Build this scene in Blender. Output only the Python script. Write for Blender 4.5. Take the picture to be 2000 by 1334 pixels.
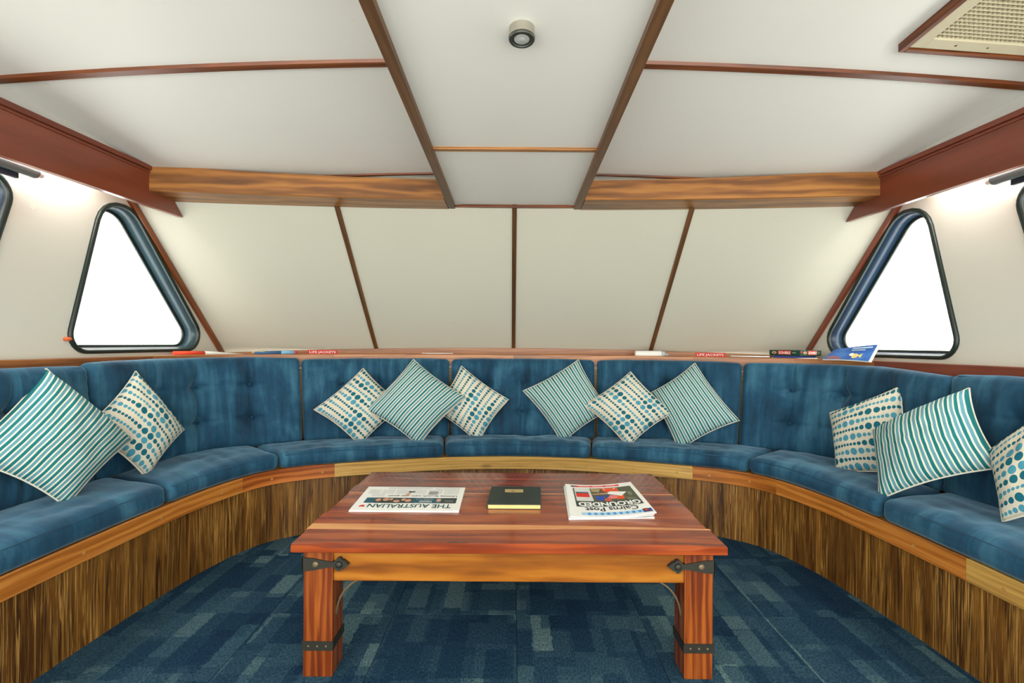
import bpy, bmesh, math, random
from mathutils import Vector, noise
from math import sin, cos, pi, sqrt, radians

for o in list(bpy.data.objects):
    bpy.data.objects.remove(o)
SC = bpy.context.scene
COL = SC.collection
random.seed(4)

# ------------------------------------------------------------------ camera
cam_d = bpy.data.cameras.new('camera')
cam_d.sensor_width = 36.0
cam_d.lens = 889.0 / 2000.0 * 36.0
cam_d.shift_x = -3.0 / 2000.0
cam_d.shift_y = 5.0 / 2000.0
cam_d.clip_start = 0.02
cam = bpy.data.objects.new('camera', cam_d)
COL.objects.link(cam)
cam.location = (0, 0, 1.1)
cam.rotation_euler = (radians(90), 0, 0)
cam.rotation_euler.rotate_axis('Z', radians(0.4))
SC.camera = cam

# ------------------------------------------------------------------ world (bright overcast daylight)
W = bpy.data.worlds.new('overcast_sky')
SC.world = W
W.use_nodes = True
bg = W.node_tree.nodes['Background']
bg.inputs['Color'].default_value = (1.0, 0.985, 0.925, 1)
bg.inputs['Strength'].default_value = 5.0
SC.view_settings.view_transform = 'Standard'
SC.view_settings.look = 'None'
SC.view_settings.gamma = 1.0
SC.view_settings.use_curve_mapping = False
SC.view_settings.exposure = 0.12
COVE_STRENGTH = 48.0

# ------------------------------------------------------------------ materials
def srgb(r, g, b):
    def f(c):
        c /= 255.0
        return c / 12.92 if c <= 0.04045 else ((c + 0.055) / 1.055) ** 2.4
    return (f(r), f(g), f(b), 1)

class NT:
    def __init__(s, name):
        s.m = bpy.data.materials.new(name)
        s.m.use_nodes = True
        s.t = s.m.node_tree
        s.b = s.t.nodes['Principled BSDF']
    def n(s, typ, **kw):
        nd = s.t.nodes.new(typ)
        for k, v in kw.items():
            if k in nd.inputs.keys():
                nd.inputs[k].default_value = v
            else:
                setattr(nd, k, v)
        return nd
    def l(s, a, b):
        s.t.links.new(a, b)
    def math(s, op, a, b=None, c=None):
        nd = s.t.nodes.new('ShaderNodeMath')
        nd.operation = op
        for i, x in enumerate((a, b, c)):
            if x is None:
                continue
            if isinstance(x, (int, float)):
                nd.inputs[i].default_value = x
            else:
                s.l(x, nd.inputs[i])
        return nd.outputs[0]
    def mix(s, fac, a, b, mode='MIX'):
        nd = s.t.nodes.new('ShaderNodeMix')
        nd.data_type = 'RGBA'
        nd.blend_type = mode
        for i, x in ((0, fac), (6, a), (7, b)):
            if isinstance(x, (int, float, tuple)):
                nd.inputs[i].default_value = x
            else:
                s.l(x, nd.inputs[i])
        return nd.outputs[2]
    def ramp(s, fac, stops):
        nd = s.t.nodes.new('ShaderNodeValToRGB')
        els = nd.color_ramp.elements
        while len(els) < len(stops):
            els.new(0.5)
        for e, (p, c) in zip(els, stops):
            e.position = p
            e.color = c
        s.l(fac, nd.inputs[0])
        return nd.outputs[0]
    def coord(s, which='UV', scale=(1, 1, 1), rnd=0.0):
        tc = s.n('ShaderNodeTexCoord')
        mp = s.n('ShaderNodeMapping')
        mp.inputs['Scale'].default_value = scale
        s.l(tc.outputs[which], mp.inputs[0])
        if rnd:
            oi = s.n('ShaderNodeObjectInfo')
            cb = s.n('ShaderNodeCombineXYZ')
            s.l(s.math('MULTIPLY', oi.outputs['Random'], rnd), cb.inputs[0])
            s.l(s.math('MULTIPLY', oi.outputs['Random'], rnd * 1.7), cb.inputs[1])
            s.l(s.math('MULTIPLY', oi.outputs['Random'], rnd * 0.6), cb.inputs[2])
            s.l(cb.outputs[0], mp.inputs['Location'])
        return mp.outputs[0]
    def noise(s, vec, scale=5, detail=4, rough=0.5, dist=0.0):
        nd = s.n('ShaderNodeTexNoise')
        nd.inputs['Scale'].default_value = scale
        nd.inputs['Detail'].default_value = detail
        nd.inputs['Roughness'].default_value = rough
        nd.inputs['Distortion'].default_value = dist
        s.l(vec, nd.inputs['Vector'])
        return nd.outputs['Fac']
    def bump(s, h, strength=0.3, dist=0.002):
        nd = s.n('ShaderNodeBump')
        nd.inputs['Strength'].default_value = strength
        nd.inputs['Distance'].default_value = dist
        s.l(h, nd.inputs['Height'])
        s.l(nd.outputs[0], s.b.inputs['Normal'])
    def done(s, color=None, rough=0.5, spec=0.5, **kw):
        if color is not None:
            if isinstance(color, tuple):
                s.b.inputs['Base Color'].default_value = color
            else:
                s.l(color, s.b.inputs['Base Color'])
        if isinstance(rough, (int, float)):
            s.b.inputs['Roughness'].default_value = rough
        else:
            s.l(rough, s.b.inputs['Roughness'])
        s.b.inputs['Specular IOR Level'].default_value = spec
        for k, v in kw.items():
            s.b.inputs[k.replace('_', ' ')].default_value = v
        return s.m

def plain(name, col, rough=0.5, spec=0.4, var=0.05, **kw):
    k = NT(name)
    f = k.noise(k.coord('Object'), 9, 3)
    c2 = tuple(max(0, x * (1 - var * 2)) for x in col[:3]) + (1,)
    return k.done(k.mix(f, c2, col), rough, spec, **kw)

def wood(name, stops, rough=0.35, along=2.0, across=26.0, rings=0.35, spec=0.5, coat=0.0, rnd=7.0, bump=0.15, knots=True, spread=1.0):
    k = NT(name)
    v = k.coord('UV', (along, across, 1), rnd)
    f1 = k.noise(v, 1.0, 6, 0.6, 0.6)
    v2 = k.coord('UV', (along * 0.5, across * 0.22, 1), rnd * 1.3)
    f2 = k.noise(v2, 1.3, 3, 0.5, 1.2)
    wv = k.n('ShaderNodeTexWave', wave_type='BANDS', bands_direction='Y')
    wv.inputs['Scale'].default_value = 0.9
    wv.inputs['Distortion'].default_value = 16.0
    wv.inputs['Detail'].default_value = 4
    wv.inputs['Detail Scale'].default_value = 0.8
    wv.inputs['Detail Roughness'].default_value = 0.65
    k.l(v2, wv.inputs['Vector'])
    f = k.math('ADD', k.math('MULTIPLY', f1, 0.55), k.math('MULTIPLY', f2, 0.45 ))
    rings *= 0.7
    f = k.math('ADD', k.math('MULTIPLY', f, 1 - rings), k.math('MULTIPLY', wv.outputs['Fac'], rings))
    f = k.math('ADD', k.math('MULTIPLY', k.math('SUBTRACT', f, 0.5), 1.5 * spread), 0.5)
    oi = k.n('ShaderNodeObjectInfo')
    f = k.math('ADD', f, k.math('MULTIPLY', k.math('SUBTRACT', oi.outputs['Random'], 0.5), 0.18))
    c = k.ramp(f, stops)
    if knots:
        vo = k.n('ShaderNodeTexVoronoi')
        k.l(k.coord('UV', (2.2, 6.0, 1), rnd), vo.inputs['Vector'])
        vo.inputs['Scale'].default_value = 1.0
        kn = k.ramp(vo.outputs['Distance'], [(0.03, (0.35, 0.35, 0.35, 1)), (0.10, (1, 1, 1, 1))])
        c = k.mix(0.7, c, kn, 'MULTIPLY')
    if bump:
        k.bump(f1, bump, 0.0015)
    m = k.done(c, rough, spec)
    if coat:
        k.b.inputs['Coat Weight'].default_value = coat
        k.b.inputs['Coat Roughness'].default_value = 0.06
    return m

M = {}
def laminate(name, col, rough=0.42):
    k = NT(name)
    v = k.coord('Object')
    f = k.noise(v, 1.7, 4, 0.55)
    sp = k.noise(v, 22, 2, 0.5)
    spots = k.ramp(sp, [(0.20, (0.80, 0.80, 0.80, 1)), (0.26, (1, 1, 1, 1))])
    d = tuple(x * 0.95 for x in col[:3]) + (1,)
    c = k.mix(f, d, col)
    c = k.mix(0.35, c, spots, 'MULTIPLY')
    k.bump(k.noise(v, 3.0, 2), 0.05, 0.004)
    return k.done(c, rough, 0.35)
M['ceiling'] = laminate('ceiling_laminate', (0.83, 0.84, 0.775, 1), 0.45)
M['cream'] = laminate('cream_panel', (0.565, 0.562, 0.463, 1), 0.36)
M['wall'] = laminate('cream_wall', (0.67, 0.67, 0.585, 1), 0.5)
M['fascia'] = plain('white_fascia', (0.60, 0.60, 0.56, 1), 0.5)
M['trimwood'] = wood('batten_timber', [(0.25, srgb(64, 30, 10)), (0.55, srgb(118, 60, 20)), (0.85, srgb(152, 84, 32))], 0.35, 2, 60, 0.15, knots=False)
M['darktrim'] = wood('dark_strip_timber', [(0.2, srgb(58, 40, 24)), (0.55, srgb(98, 66, 36)), (0.9, srgb(130, 90, 50))], 0.4, 2, 50, 0.15, knots=False)
M['redbeam'] = wood('mahogany_beam', [(0.2, srgb(92, 42, 26)), (0.55, srgb(126, 60, 38)), (0.9, srgb(146, 76, 48))], 0.3, 1.2, 14, 0.15, coat=0.25, spread=0.7)
M['teakbeam'] = wood('teak_beam', [(0.15, srgb(96, 56, 18)), (0.5, srgb(148, 94, 38)), (0.85, srgb(180, 124, 58))], 0.35, 1.6, 22, 0.35, coat=0.1)
M['paletrim'] = wood('pale_oak_trim', [(0.15, srgb(138, 100, 44)), (0.5, srgb(186, 146, 74)), (0.85, srgb(206, 168, 96))], 0.4, 2.0, 70, 0.2)
M['orangetrim'] = wood('orange_timber_trim', [(0.15, srgb(116, 62, 16)), (0.5, srgb(166, 100, 36)), (0.85, srgb(190, 126, 56))], 0.32, 1.6, 40, 0.35, coat=0.1)
M['redtrim'] = wood('russet_timber_trim', [(0.15, srgb(108, 46, 14)), (0.5, srgb(154, 82, 30)), (0.85, srgb(186, 112, 50))], 0.3, 1.4, 34, 0.35, coat=0.15)
M['ledge'] = wood('ledge_timber', [(0.15, srgb(98, 54, 24)), (0.5, srgb(142, 86, 42)), (0.85, srgb(170, 114, 62))], 0.35, 2.0, 50, 0.2)
M['tabletop'] = wood('sheesham_tabletop', [(0.12, srgb(62, 20, 7)), (0.42, srgb(124, 48, 16)), (0.7, srgb(158, 74, 28)), (0.95, srgb(184, 106, 50))], 0.24, 1.4, 18, 0.25, spec=0.4, coat=0.35, bump=0.1)
M['sapwood'] = wood('sapwood_plank', [(0.1, srgb(150, 78, 36)), (0.5, srgb(206, 138, 78)), (0.9, srgb(224, 166, 104))], 0.24, 1.2, 14, 0.2, coat=0.35, bump=0.1)
M['apron'] = wood('table_apron_timber', [(0.14, srgb(92, 44, 6)), (0.5, srgb(150, 88, 15)), (0.88, srgb(182, 122, 40))], 0.3, 1.6, 22, 0.3, coat=0.25)
M['legwood'] = wood('table_leg_timber', [(0.14, srgb(46, 16, 5)), (0.45, srgb(108, 46, 12)), (0.85, srgb(160, 88, 30))], 0.3, 1.8, 48, 0.25, coat=0.25)

def palm():
    k = NT('palm_wood_veneer')
    f1 = k.noise(k.coord('UV', (46, 2.2, 1)), 1.0, 5, 0.65, 0.8)
    f2 = k.noise(k.coord('UV', (7, 0.8, 1)), 1.0, 3, 0.5, 0.5)
    f3 = k.noise(k.coord('UV', (120, 2.6, 1)), 1.0, 3, 0.6, 1.6)
    base = k.ramp(f2, [(0.30, srgb(74, 43, 10)), (0.5, srgb(106, 68, 21)), (0.72, srgb(132, 90, 33))])
    c = k.mix(k.ramp(f1, [(0.38, (0, 0, 0, 1)), (0.58, (1, 1, 1, 1))]), srgb(58, 33, 8), base)
    st = k.ramp(f3, [(0.50, (0, 0, 0, 1)), (0.66, (1, 1, 1, 1))])
    f4 = k.noise(k.coord('UV', (5, 2, 1)), 1.0, 2)
    st = k.math('MULTIPLY', st, k.ramp(f4, [(0.35, (0.25, 0.25, 0.25, 1)), (0.65, (0.95, 0.95, 0.95, 1))]))
    c = k.mix(st, c, srgb(188, 144, 74))
    k.bump(f1, 0.2, 0.002)
    return k.done(c, 0.4, 0.4)
M['palm'] = palm()

def velvet():
    k = NT('blue_velvet')
    v = k.coord('Object', (1, 1, 1), 9)
    f = k.noise(v, 4.0, 5, 0.55, 0.3)
    g = k.noise(k.coord('UV', (15, 2.2, 1), 5), 1.0, 5, 0.6, 0.25)
    h = k.math('ADD', k.math('MULTIPLY', f, 0.5), k.math('MULTIPLY', g, 0.5))
    c = k.ramp(h, [(0.36, srgb(11, 43, 64)), (0.5, srgb(23, 67, 92)), (0.64, srgb(54, 102, 124))])
    fine = k.noise(v, 240, 2)
    k.bump(k.noise(v, 26, 4), 0.25, 0.006)
    m = k.done(c, 0.8, 0.25)
    k.b.inputs['Sheen Weight'].default_value = 0.35
    k.b.inputs['Sheen Roughness'].default_value = 0.4
    k.b.inputs['Sheen Tint'].default_value = (0.45, 0.7, 0.9, 1)
    return m
M['velvet'] = velvet()
M['seam'] = plain('blue_seam', srgb(20, 56, 84), 0.8, 0.2)

def weave(k, c, amt=0.12, sc=170):
    u = k.coord('UV', (1, 1, 1))
    n = k.noise(u, sc, 2, 0.6)
    c = k.mix(amt * 2, c, k.ramp(n, [(0.3, (0.6, 0.6, 0.6, 1)), (0.7, (1.15, 1.15, 1.15, 1))]), 'MULTIPLY')
    k.bump(n, 0.35, 0.0015)
    return c

def sep(k, rnd=0):
    tc = k.n('ShaderNodeTexCoord')
    sx = k.n('ShaderNodeSeparateXYZ')
    k.l(tc.outputs['UV'], sx.inputs[0])
    return sx.outputs[0], sx.outputs[1]

def stripes(name, n=12.0):
    k = NT(name)
    u, v = sep(k)
    wob = k.math('MULTIPLY', k.math('SUBTRACT', k.noise(k.coord('UV', (3, 3, 1)), 1.0, 2), 0.5), 0.02)
    p = k.math('FRACT', k.math('MULTIPLY', k.math('ADD', v, wob), n))
    teal, blue, wht = srgb(34, 122, 128), srgb(92, 158, 178), srgb(212, 210, 194)
    def band(a, b):
        return k.math('MULTIPLY', k.math('GREATER_THAN', p, a), k.math('LESS_THAN', p, b))
    jit = k.noise(k.coord('UV', (60, 240, 1)), 1.0, 3, 0.6)
    blue2 = k.mix(jit, srgb(66, 126, 142), srgb(110, 160, 168))
    teal2 = k.mix(jit, srgb(10, 92, 98), srgb(36, 122, 122))
    c = k.mix(band(0.0, 0.34), wht, teal2)
    c = k.mix(band(0.50, 0.82), c, blue2)
    return k.done(weave(k, c), 0.85, 0.2)
M['stripe'] = stripes('teal_stripe_linen')

def dots(name, rows=10.0, cells=15.0, amp=0.42, shift=0.0):
    k = NT(name)
    u, v = sep(k)
    vv = k.math('MULTIPLY', v, rows)
    row = k.math('FLOOR', vv)
    fr = k.math('SUBTRACT', k.math('FRACT', vv), 0.5)
    wn = k.n('ShaderNodeTexWhiteNoise', noise_dimensions='1D')
    k.l(k.math('ADD', row, shift), wn.inputs['W'])
    K = 1.35
    ph = k.math('MULTIPLY', k.math('ROUND', k.math('MULTIPLY', wn.outputs['Value'], 1.6)), pi)
    ph = k.math('ADD', ph, k.math('MULTIPLY', wn.outputs['Value'], 1.2))
    arg = k.math('ADD', k.math('MULTIPLY', u, 2 * pi * K), ph)
    g = k.math('ADD', u, k.math('MULTIPLY', k.math('SINE', arg), amp / (2 * pi * K)))
    gp = k.math('ADD', k.math('MULTIPLY', k.math('COSINE', arg), amp), 1.0)
    cell = k.math('SUBTRACT', k.math('FRACT', k.math('MULTIPLY', g, cells)), 0.5)
    dy = k.math('MULTIPLY', k.math('MULTIPLY', fr, cells / rows), gp)
    d2 = k.math('ADD', k.math('MULTIPLY', cell, cell), k.math('MULTIPLY', dy, dy))
    inside = k.math('LESS_THAN', d2, 0.41 * 0.41)
    par = k.math('GREATER_THAN', k.math('FRACT', k.math('MULTIPLY', row, 0.5)), 0.25)
    col = k.mix(par, srgb(20, 96, 112), srgb(72, 142, 162))
    c = k.mix(inside, srgb(206, 200, 180), col)
    return k.done(weave(k, c, 0.14, 130), 0.85, 0.2)
M['dots'] = [dots('teal_dot_linen_%d' % i, shift=i * 3.7) for i in range(6)]

def carpet():
    k = NT('blue_carpet')
    tc = k.n('ShaderNodeTexCoord')
    oi = k.n('ShaderNodeObjectInfo')
    wn_ = k.n('ShaderNodeTexNoise')
    wn_.inputs['Scale'].default_value = 55
    wn_.inputs['Detail'].default_value = 3
    k.l(tc.outputs['Object'], wn_.inputs['Vector'])
    vm = k.n('ShaderNodeVectorMath', operation='MULTIPLY_ADD')
    k.l(wn_.outputs['Color'], vm.inputs[0])
    vm.inputs[1].default_value = (0.022, 0.022, 0)
    k.l(tc.outputs['Object'], vm.inputs[2])
    warp = vm.outputs[0]
    def layer(bw, rh, rot, off, mult):
        mp = k.n('ShaderNodeMapping')
        mp.inputs['Rotation'].default_value = (0, 0, rot)
        k.l(warp, mp.inputs[0])
        cb = k.n('ShaderNodeCombineXYZ')
        k.l(k.math('MULTIPLY', oi.outputs['Random'], mult), cb.inputs[0])
        k.l(k.math('MULTIPLY', oi.outputs['Random'], mult * 1.37), cb.inputs[1])
        k.l(cb.outputs[0], mp.inputs['Location'])
        b = k.n('ShaderNodeTexBrick')
        b.offset = off
        b.offset_frequency = 2
        b.squash = 1.6
        b.squash_frequency = 3
        k.l(mp.outputs[0], b.inputs['Vector'])
        b.inputs['Color1'].default_value = (0, 0, 0, 1)
        b.inputs['Color2'].default_value = (1, 1, 1, 1)
        b.inputs['Scale'].default_value = 1
        b.inputs['Mortar Size'].default_value = 0
        b.inputs['Brick Width'].default_value = bw
        b.inputs['Row Height'].default_value = rh
        return b.outputs['Color']
    a = layer(0.19, 0.075, pi / 2, 0.37, 11.0)
    b = layer(0.13, 0.16, 0, 0.6, 23.0)
    d = layer(0.34, 0.15, pi / 2, 0.23, 37.0)
    s = k.math('ADD', k.math('ADD', k.math('MULTIPLY', a, 0.42), k.math('MULTIPLY', b, 0.26)), k.math('MULTIPLY', d, 0.32))
    c = k.ramp(s, [(0.08, srgb(18, 42, 66)), (0.36, srgb(28, 55, 76)), (0.62, srgb(46, 74, 90)), (0.92, srgb(90, 116, 120))])
    f = k.noise(k.coord('Object', (1, 0.4, 1)), 210, 3, 0.75)
    c = k.mix(0.85, c, k.ramp(f, [(0.34, (0.25, 0.27, 0.3, 1)), (0.66, (1.75, 1.7, 1.6, 1))]), 'MULTIPLY')
    k.bump(f, 0.6, 0.003)
    return k.done(c, 0.95, 0.1)
M['carpet'] = carpet()

M['iron'] = plain('wrought_iron', srgb(62, 62, 54), 0.5, 0.5, 0.2, Metallic=0.55)
M['rod'] = plain('iron_rod', srgb(120, 104, 80), 0.45, 0.5, 0.1, Metallic=0.4)
M['gasket'] = plain('dark_green_rubber', srgb(22, 38, 34), 0.35, 0.5)
M['reveal'] = plain('blue_grey_reveal', srgb(52, 76, 84), 0.35, 0.5, 0.15)
M['blueframe'] = plain('blue_window_frame', srgb(40, 62, 84), 0.3, 0.5)
M['blind'] = plain('grey_blind_tube', srgb(96, 108, 110), 0.5, 0.4)
M['blinddark'] = plain('dark_blind_rail', srgb(34, 44, 58), 0.4, 0.4)
M['steel'] = plain('brushed_steel', srgb(196, 190, 176), 0.3, 0.5, 0.1, Metallic=0.9)
M['darkring'] = plain('dark_bezel', srgb(48, 52, 44), 0.3, 0.5)
M['lens'] = plain('lamp_lens', srgb(186, 190, 182), 0.15, 0.6, 0.1)
M['grille'] = plain('cream_grille', srgb(206, 198, 168), 0.5)
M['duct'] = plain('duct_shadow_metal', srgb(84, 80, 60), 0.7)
M['white'] = plain('white_plastic', srgb(232, 232, 226), 0.4)
M['paper'] = plain('newsprint', srgb(232, 232, 226), 0.8, 0.2, 0.02)
M['leather'] = plain('dark_green_leather', srgb(34, 46, 36), 0.4, 0.5, 0.15)
M['pages'] = plain('gilt_pages', srgb(232, 208, 136), 0.45, 0.5, 0.05)
M['brass'] = plain('brass_plate', srgb(206, 180, 120), 0.4, 0.5, 0.1, Metallic=0.3)
M['plug'] = plain('timber_plug', srgb(176, 132, 74), 0.5)
def flat(name, r, g, b, rough=0.6):
    if name not in M:
        M[name] = plain(name, srgb(r, g, b), rough, 0.3, 0.04)
    return M[name]

def glass():
    m = bpy.data.materials.new('window_glass')
    m.use_nodes = True
    t = m.node_tree
    t.nodes.clear()
    out = t.nodes.new('ShaderNodeOutputMaterial')
    tr = t.nodes.new('ShaderNodeBsdfTransparent')
    gl = t.nodes.new('ShaderNodeBsdfGlossy')
    gl.inputs['Roughness'].default_value = 0.02
    di = t.nodes.new('ShaderNodeBsdfDiffuse')
    di.inputs['Color'].default_value = (0.8, 0.86, 0.9, 1)
    mx = t.nodes.new('ShaderNodeMixShader')
    mx2 = t.nodes.new('ShaderNodeMixShader')
    tc = t.nodes.new('ShaderNodeTexCoord')
    no = t.nodes.new('ShaderNodeTexNoise')
    no.inputs['Scale'].default_value = 6
    rp = t.nodes.new('ShaderNodeValToRGB')
    rp.color_ramp.elements[0].position = 0.5
    rp.color_ramp.elements[0].color = (0.02, 0.02, 0.02, 1)
    rp.color_ramp.elements[1].position = 0.8
    rp.color_ramp.elements[1].color = (0.2, 0.2, 0.2, 1)
    L = t.links.new
    L(tc.outputs['Object'], no.inputs['Vector'])
    L(no.outputs['Fac'], rp.inputs[0])
    L(rp.outputs[0], mx2.inputs[0])
    L(tr.outputs[0], mx2.inputs[1]); L(di.outputs[0], mx2.inputs[2])
    mx.inputs[0].default_value = 0.05
    L(mx2.outputs[0], mx.inputs[1]); L(gl.outputs[0], mx.inputs[2])
    L(mx.outputs[0], out.inputs[0])
    return m
M['glass'] = glass()

def emit(name, col, s):
    m = bpy.data.materials.new(name)
    m.use_nodes = True
    b = m.node_tree.nodes['Principled BSDF']
    b.inputs['Base Color'].default_value = (0.9, 0.9, 0.9, 1)
    b.inputs['Emission Color'].default_value = col
    b.inputs['Emission Strength'].default_value = s
    return m
M['tube'] = emit('fluorescent_tube', (1.0, 0.99, 0.95, 1), COVE_STRENGTH)

# ------------------------------------------------------------------ object helpers
ORG = {}
def org(o):
    return ORG.get(o.name, Vector((0, 0, 0))) if o else Vector((0, 0, 0))

def thing(name, loc, label=None, cat=None, group=None, kind=None):
    o = bpy.data.objects.new(name, None)
    o.empty_display_size = 0.05
    COL.objects.link(o)
    o.location = loc
    ORG[o.name] = Vector(loc)
    tag(o, label, cat, group, kind)
    return o

def tag(o, label=None, cat=None, group=None, kind=None):
    if label: o['label'] = label
    if cat: o['category'] = cat
    if group: o['group'] = group
    if kind: o['kind'] = kind
    return o

def obj(name, verts, faces, mat, parent=None, smooth=False, uv=None, base=None, label=None, cat=None, group=None, kind=None):
    """verts in world metres; parent origin (or own base) subtracted."""
    if parent is not None:
        o0 = org(parent)
    else:
        o0 = Vector(base) if base is not None else Vector((0, 0, 0))
    me = bpy.data.meshes.new(name)
    me.from_pydata([tuple(Vector(v) - o0) for v in verts], [], faces)
    if uv is not None:
        ul = me.uv_layers.new(name='UVMap')
        for p in me.polygons:
            for li in p.loop_indices:
                ul.data[li].uv = uv[me.loops[li].vertex_index]
    if isinstance(mat, (list, tuple)):
        for m_ in mat: me.materials.append(m_)
    else:
        me.materials.append(mat)
    if smooth:
        for p in me.polygons: p.use_smooth = True
    me.validate()
    o = bpy.data.objects.new(name, me)
    COL.objects.link(o)
    if parent is not None:
        o.parent = parent
        ORG[o.name] = o0
    else:
        o.location = o0
        ORG[o.name] = o0
    if label: tag(o, label)
    tag(o, None, cat, group, kind)
    return o

def fixn(o):
    bm = bmesh.new(); bm.from_mesh(o.data)
    bmesh.ops.recalc_face_normals(bm, faces=bm.faces)
    bm.to_mesh(o.data); bm.free()
    return o

def hexa(p):
    """8 points: bottom 4 ccw, top 4 ccw"""
    return p, [(3, 2, 1, 0), (4, 5, 6, 7), (0, 1, 5, 4), (1, 2, 6, 5), (2, 3, 7, 6), (3, 0, 4, 7)]

def solid(name, pts, mat, parent=None, bevel=0.0, grain=0, seg=2, smooth=False, **kw):
    """closed hexahedron with bevel and box-projected UV: grain = axis index (0/1/2) of U, or a Vector."""
    o0 = org(parent) if parent is not None else Vector(kw.pop('base', (0, 0, 0)))
    kw.pop('base', None)
    v, f = hexa([Vector(p) for p in pts])
    bm = bmesh.new()
    bv = [bm.verts.new(x) for x in v]
    for q in f: bm.faces.new([bv[i] for i in q])
    bmesh.ops.recalc_face_normals(bm, faces=bm.faces)
    if bevel:
        bmesh.ops.bevel(bm, geom=list(bm.edges), offset=bevel, segments=seg, affect='EDGES', profile=0.6)
    return frombm(name, bm, mat, parent, o0, grain, smooth, **kw)

def frombm(name, bm, mat, parent, o0, grain=0, smooth=False, **kw):
    bm.normal_update()
    ul = bm.loops.layers.uv.new('UVMap')
    if isinstance(grain, int):
        g = Vector((0, 0, 0)); g[grain] = 1
    else:
        g = Vector(grain).normalized()
    for fc in bm.faces:
        n = fc.normal
        side = n.cross(g)
        if side.length < 0.2:
            side = Vector((1, 0, 0)) if abs(g.x) < 0.8 else Vector((0, 1, 0))
        side.normalize()
        sg = 1 if (side.x + side.y * 1.1 + side.z * 1.3) > 0 else -1
        for lp in fc.loops:
            c = lp.vert.co
            lp[ul].uv = (c.dot(g), c.dot(side) * sg)
        fc.smooth = smooth
    for w in bm.verts: w.co -= o0
    me = bpy.data.meshes.new(name)
    bm.to_mesh(me); bm.free()
    if isinstance(mat, (list, tuple)):
        for m_ in mat: me.materials.append(m_)
    else:
        me.materials.append(mat)
    o = bpy.data.objects.new(name, me)
    COL.objects.link(o)
    ORG[o.name] = o0
    if parent is not None: o.parent = parent
    else: o.location = o0
    if kw.get('label'): tag(o, kw['label'])
    tag(o, None, kw.get('cat'), kw.get('group'), kw.get('kind'))
    return o

def box(name, lo, hi, mat, parent=None, bevel=0.0, grain=0, **kw):
    x0, y0, z0 = lo; x1, y1, z1 = hi
    return solid(name, [(x0, y0, z0), (x1, y0, z0), (x1, y1, z0), (x0, y1, z0), (x0, y0, z1), (x1, y0, z1), (x1, y1, z1), (x0, y1, z1)], mat, parent, bevel, grain, **kw)

def tube(name, pts, r, mat, parent=None, n=10, cap=True, **kw):
    pts = [Vector(p) for p in pts]
    rs = r if isinstance(r, (list, tuple)) else [r] * len(pts)
    V, F = [], []
    up = Vector((0, 0, 1))
    for i, p in enumerate(pts):
        d = (pts[min(i + 1, len(pts) - 1)] - pts[max(i - 1, 0)]).normalized()
        a = d.cross(up)
        if a.length < 0.05: a = d.cross(Vector((1, 0, 0)))
        a.normalize(); b = d.cross(a)
        for j in range(n):
            t = 2 * pi * j / n
            V.append(p + (a * cos(t) + b * sin(t)) * rs[i])
    for i in range(len(pts) - 1):
        for j in range(n):
            F.append((i * n + j, i * n + (j + 1) % n, (i + 1) * n + (j + 1) % n, (i + 1) * n + j))
    if cap:
        F.append(tuple(range(n)))
        F.append(tuple((len(pts) - 1) * n + j for j in range(n)))
    o = obj(name, V, F, mat, parent, smooth=True, **kw)
    fixn(o)
    for p in o.data.polygons:
        if len(p.vertices) > 4: p.use_smooth = False
    return o

def lathe(name, prof, c, mat, parent=None, n=28, axis='Z', **kw):
    c = Vector(c); V, F = [], []
    for (r, z) in prof:
        for j in range(n):
            t = 2 * pi * j / n
            V.append(c + Vector((r * cos(t), r * sin(t), z)))
    m = len(prof)
    for i in range(m - 1):
        for j in range(n):
            F.append((i * n + j, i * n + (j + 1) % n, (i + 1) * n + (j + 1) % n, (i + 1) * n + j))
    F.append(tuple(range(n))); F.append(tuple((m - 1) * n + j for j in range(n)))
    return fixn(obj(name, V, F, mat, parent, smooth=False, **kw))

def crom(pts, t):
    n = len(pts) - 1
    t = max(0.0, min(n - 1e-6, t))
    i = int(t); u = t - i
    p1, p2 = pts[i], pts[i + 1]
    p0 = pts[i - 1] if i > 0 else p1 * 2 - p2
    p3 = pts[i + 2] if i + 2 <= n else p2 * 2 - p1
    return 0.5 * (2 * p1 + (p2 - p0) * u + (2 * p0 - 5 * p1 + 4 * p2 - p3) * u * u + (3 * p1 - p0 - 3 * p2 + p3) * u ** 3)

def sweep(name, cf, ts, sect, mat, parent=None, smooth=False, **kw):
    """cf(t)->(point2d, outward normal2d). sect: list of (offset outward, z). UV u=arc v=perimeter."""
    V, F, UV = [], [], []
    n = len(sect); arc = 0; last = None
    per = [0]
    for a, b in zip(sect, sect[1:]):
        per.append(per[-1] + math.hypot(a[0] - b[0], a[1] - b[1]))
    for t in ts:
        p, nn = cf(t)
        if last is not None: arc += (p - last).length
        last = p
        for k, (o, z) in enumerate(sect):
            q = p + nn * o
            V.append((q.x, q.y, z)); UV.append((arc, per[k]))
    for i in range(len(ts) - 1):
        for k in range(n):
            k2 = (k + 1) % n
            F.append((i * n + k, (i + 1) * n + k, (i + 1) * n + k2, i * n + k2))
    F.append(tuple(range(n))); F.append(tuple((len(ts) - 1) * n + k for k in range(n)))
    o = obj(name, V, F, mat, parent, smooth=smooth, uv=UV, **kw)
    fixn(o)
    return o

def lin(a, b, n):
    return [a + (b - a) * i / (n - 1) for i in range(n)]

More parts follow.
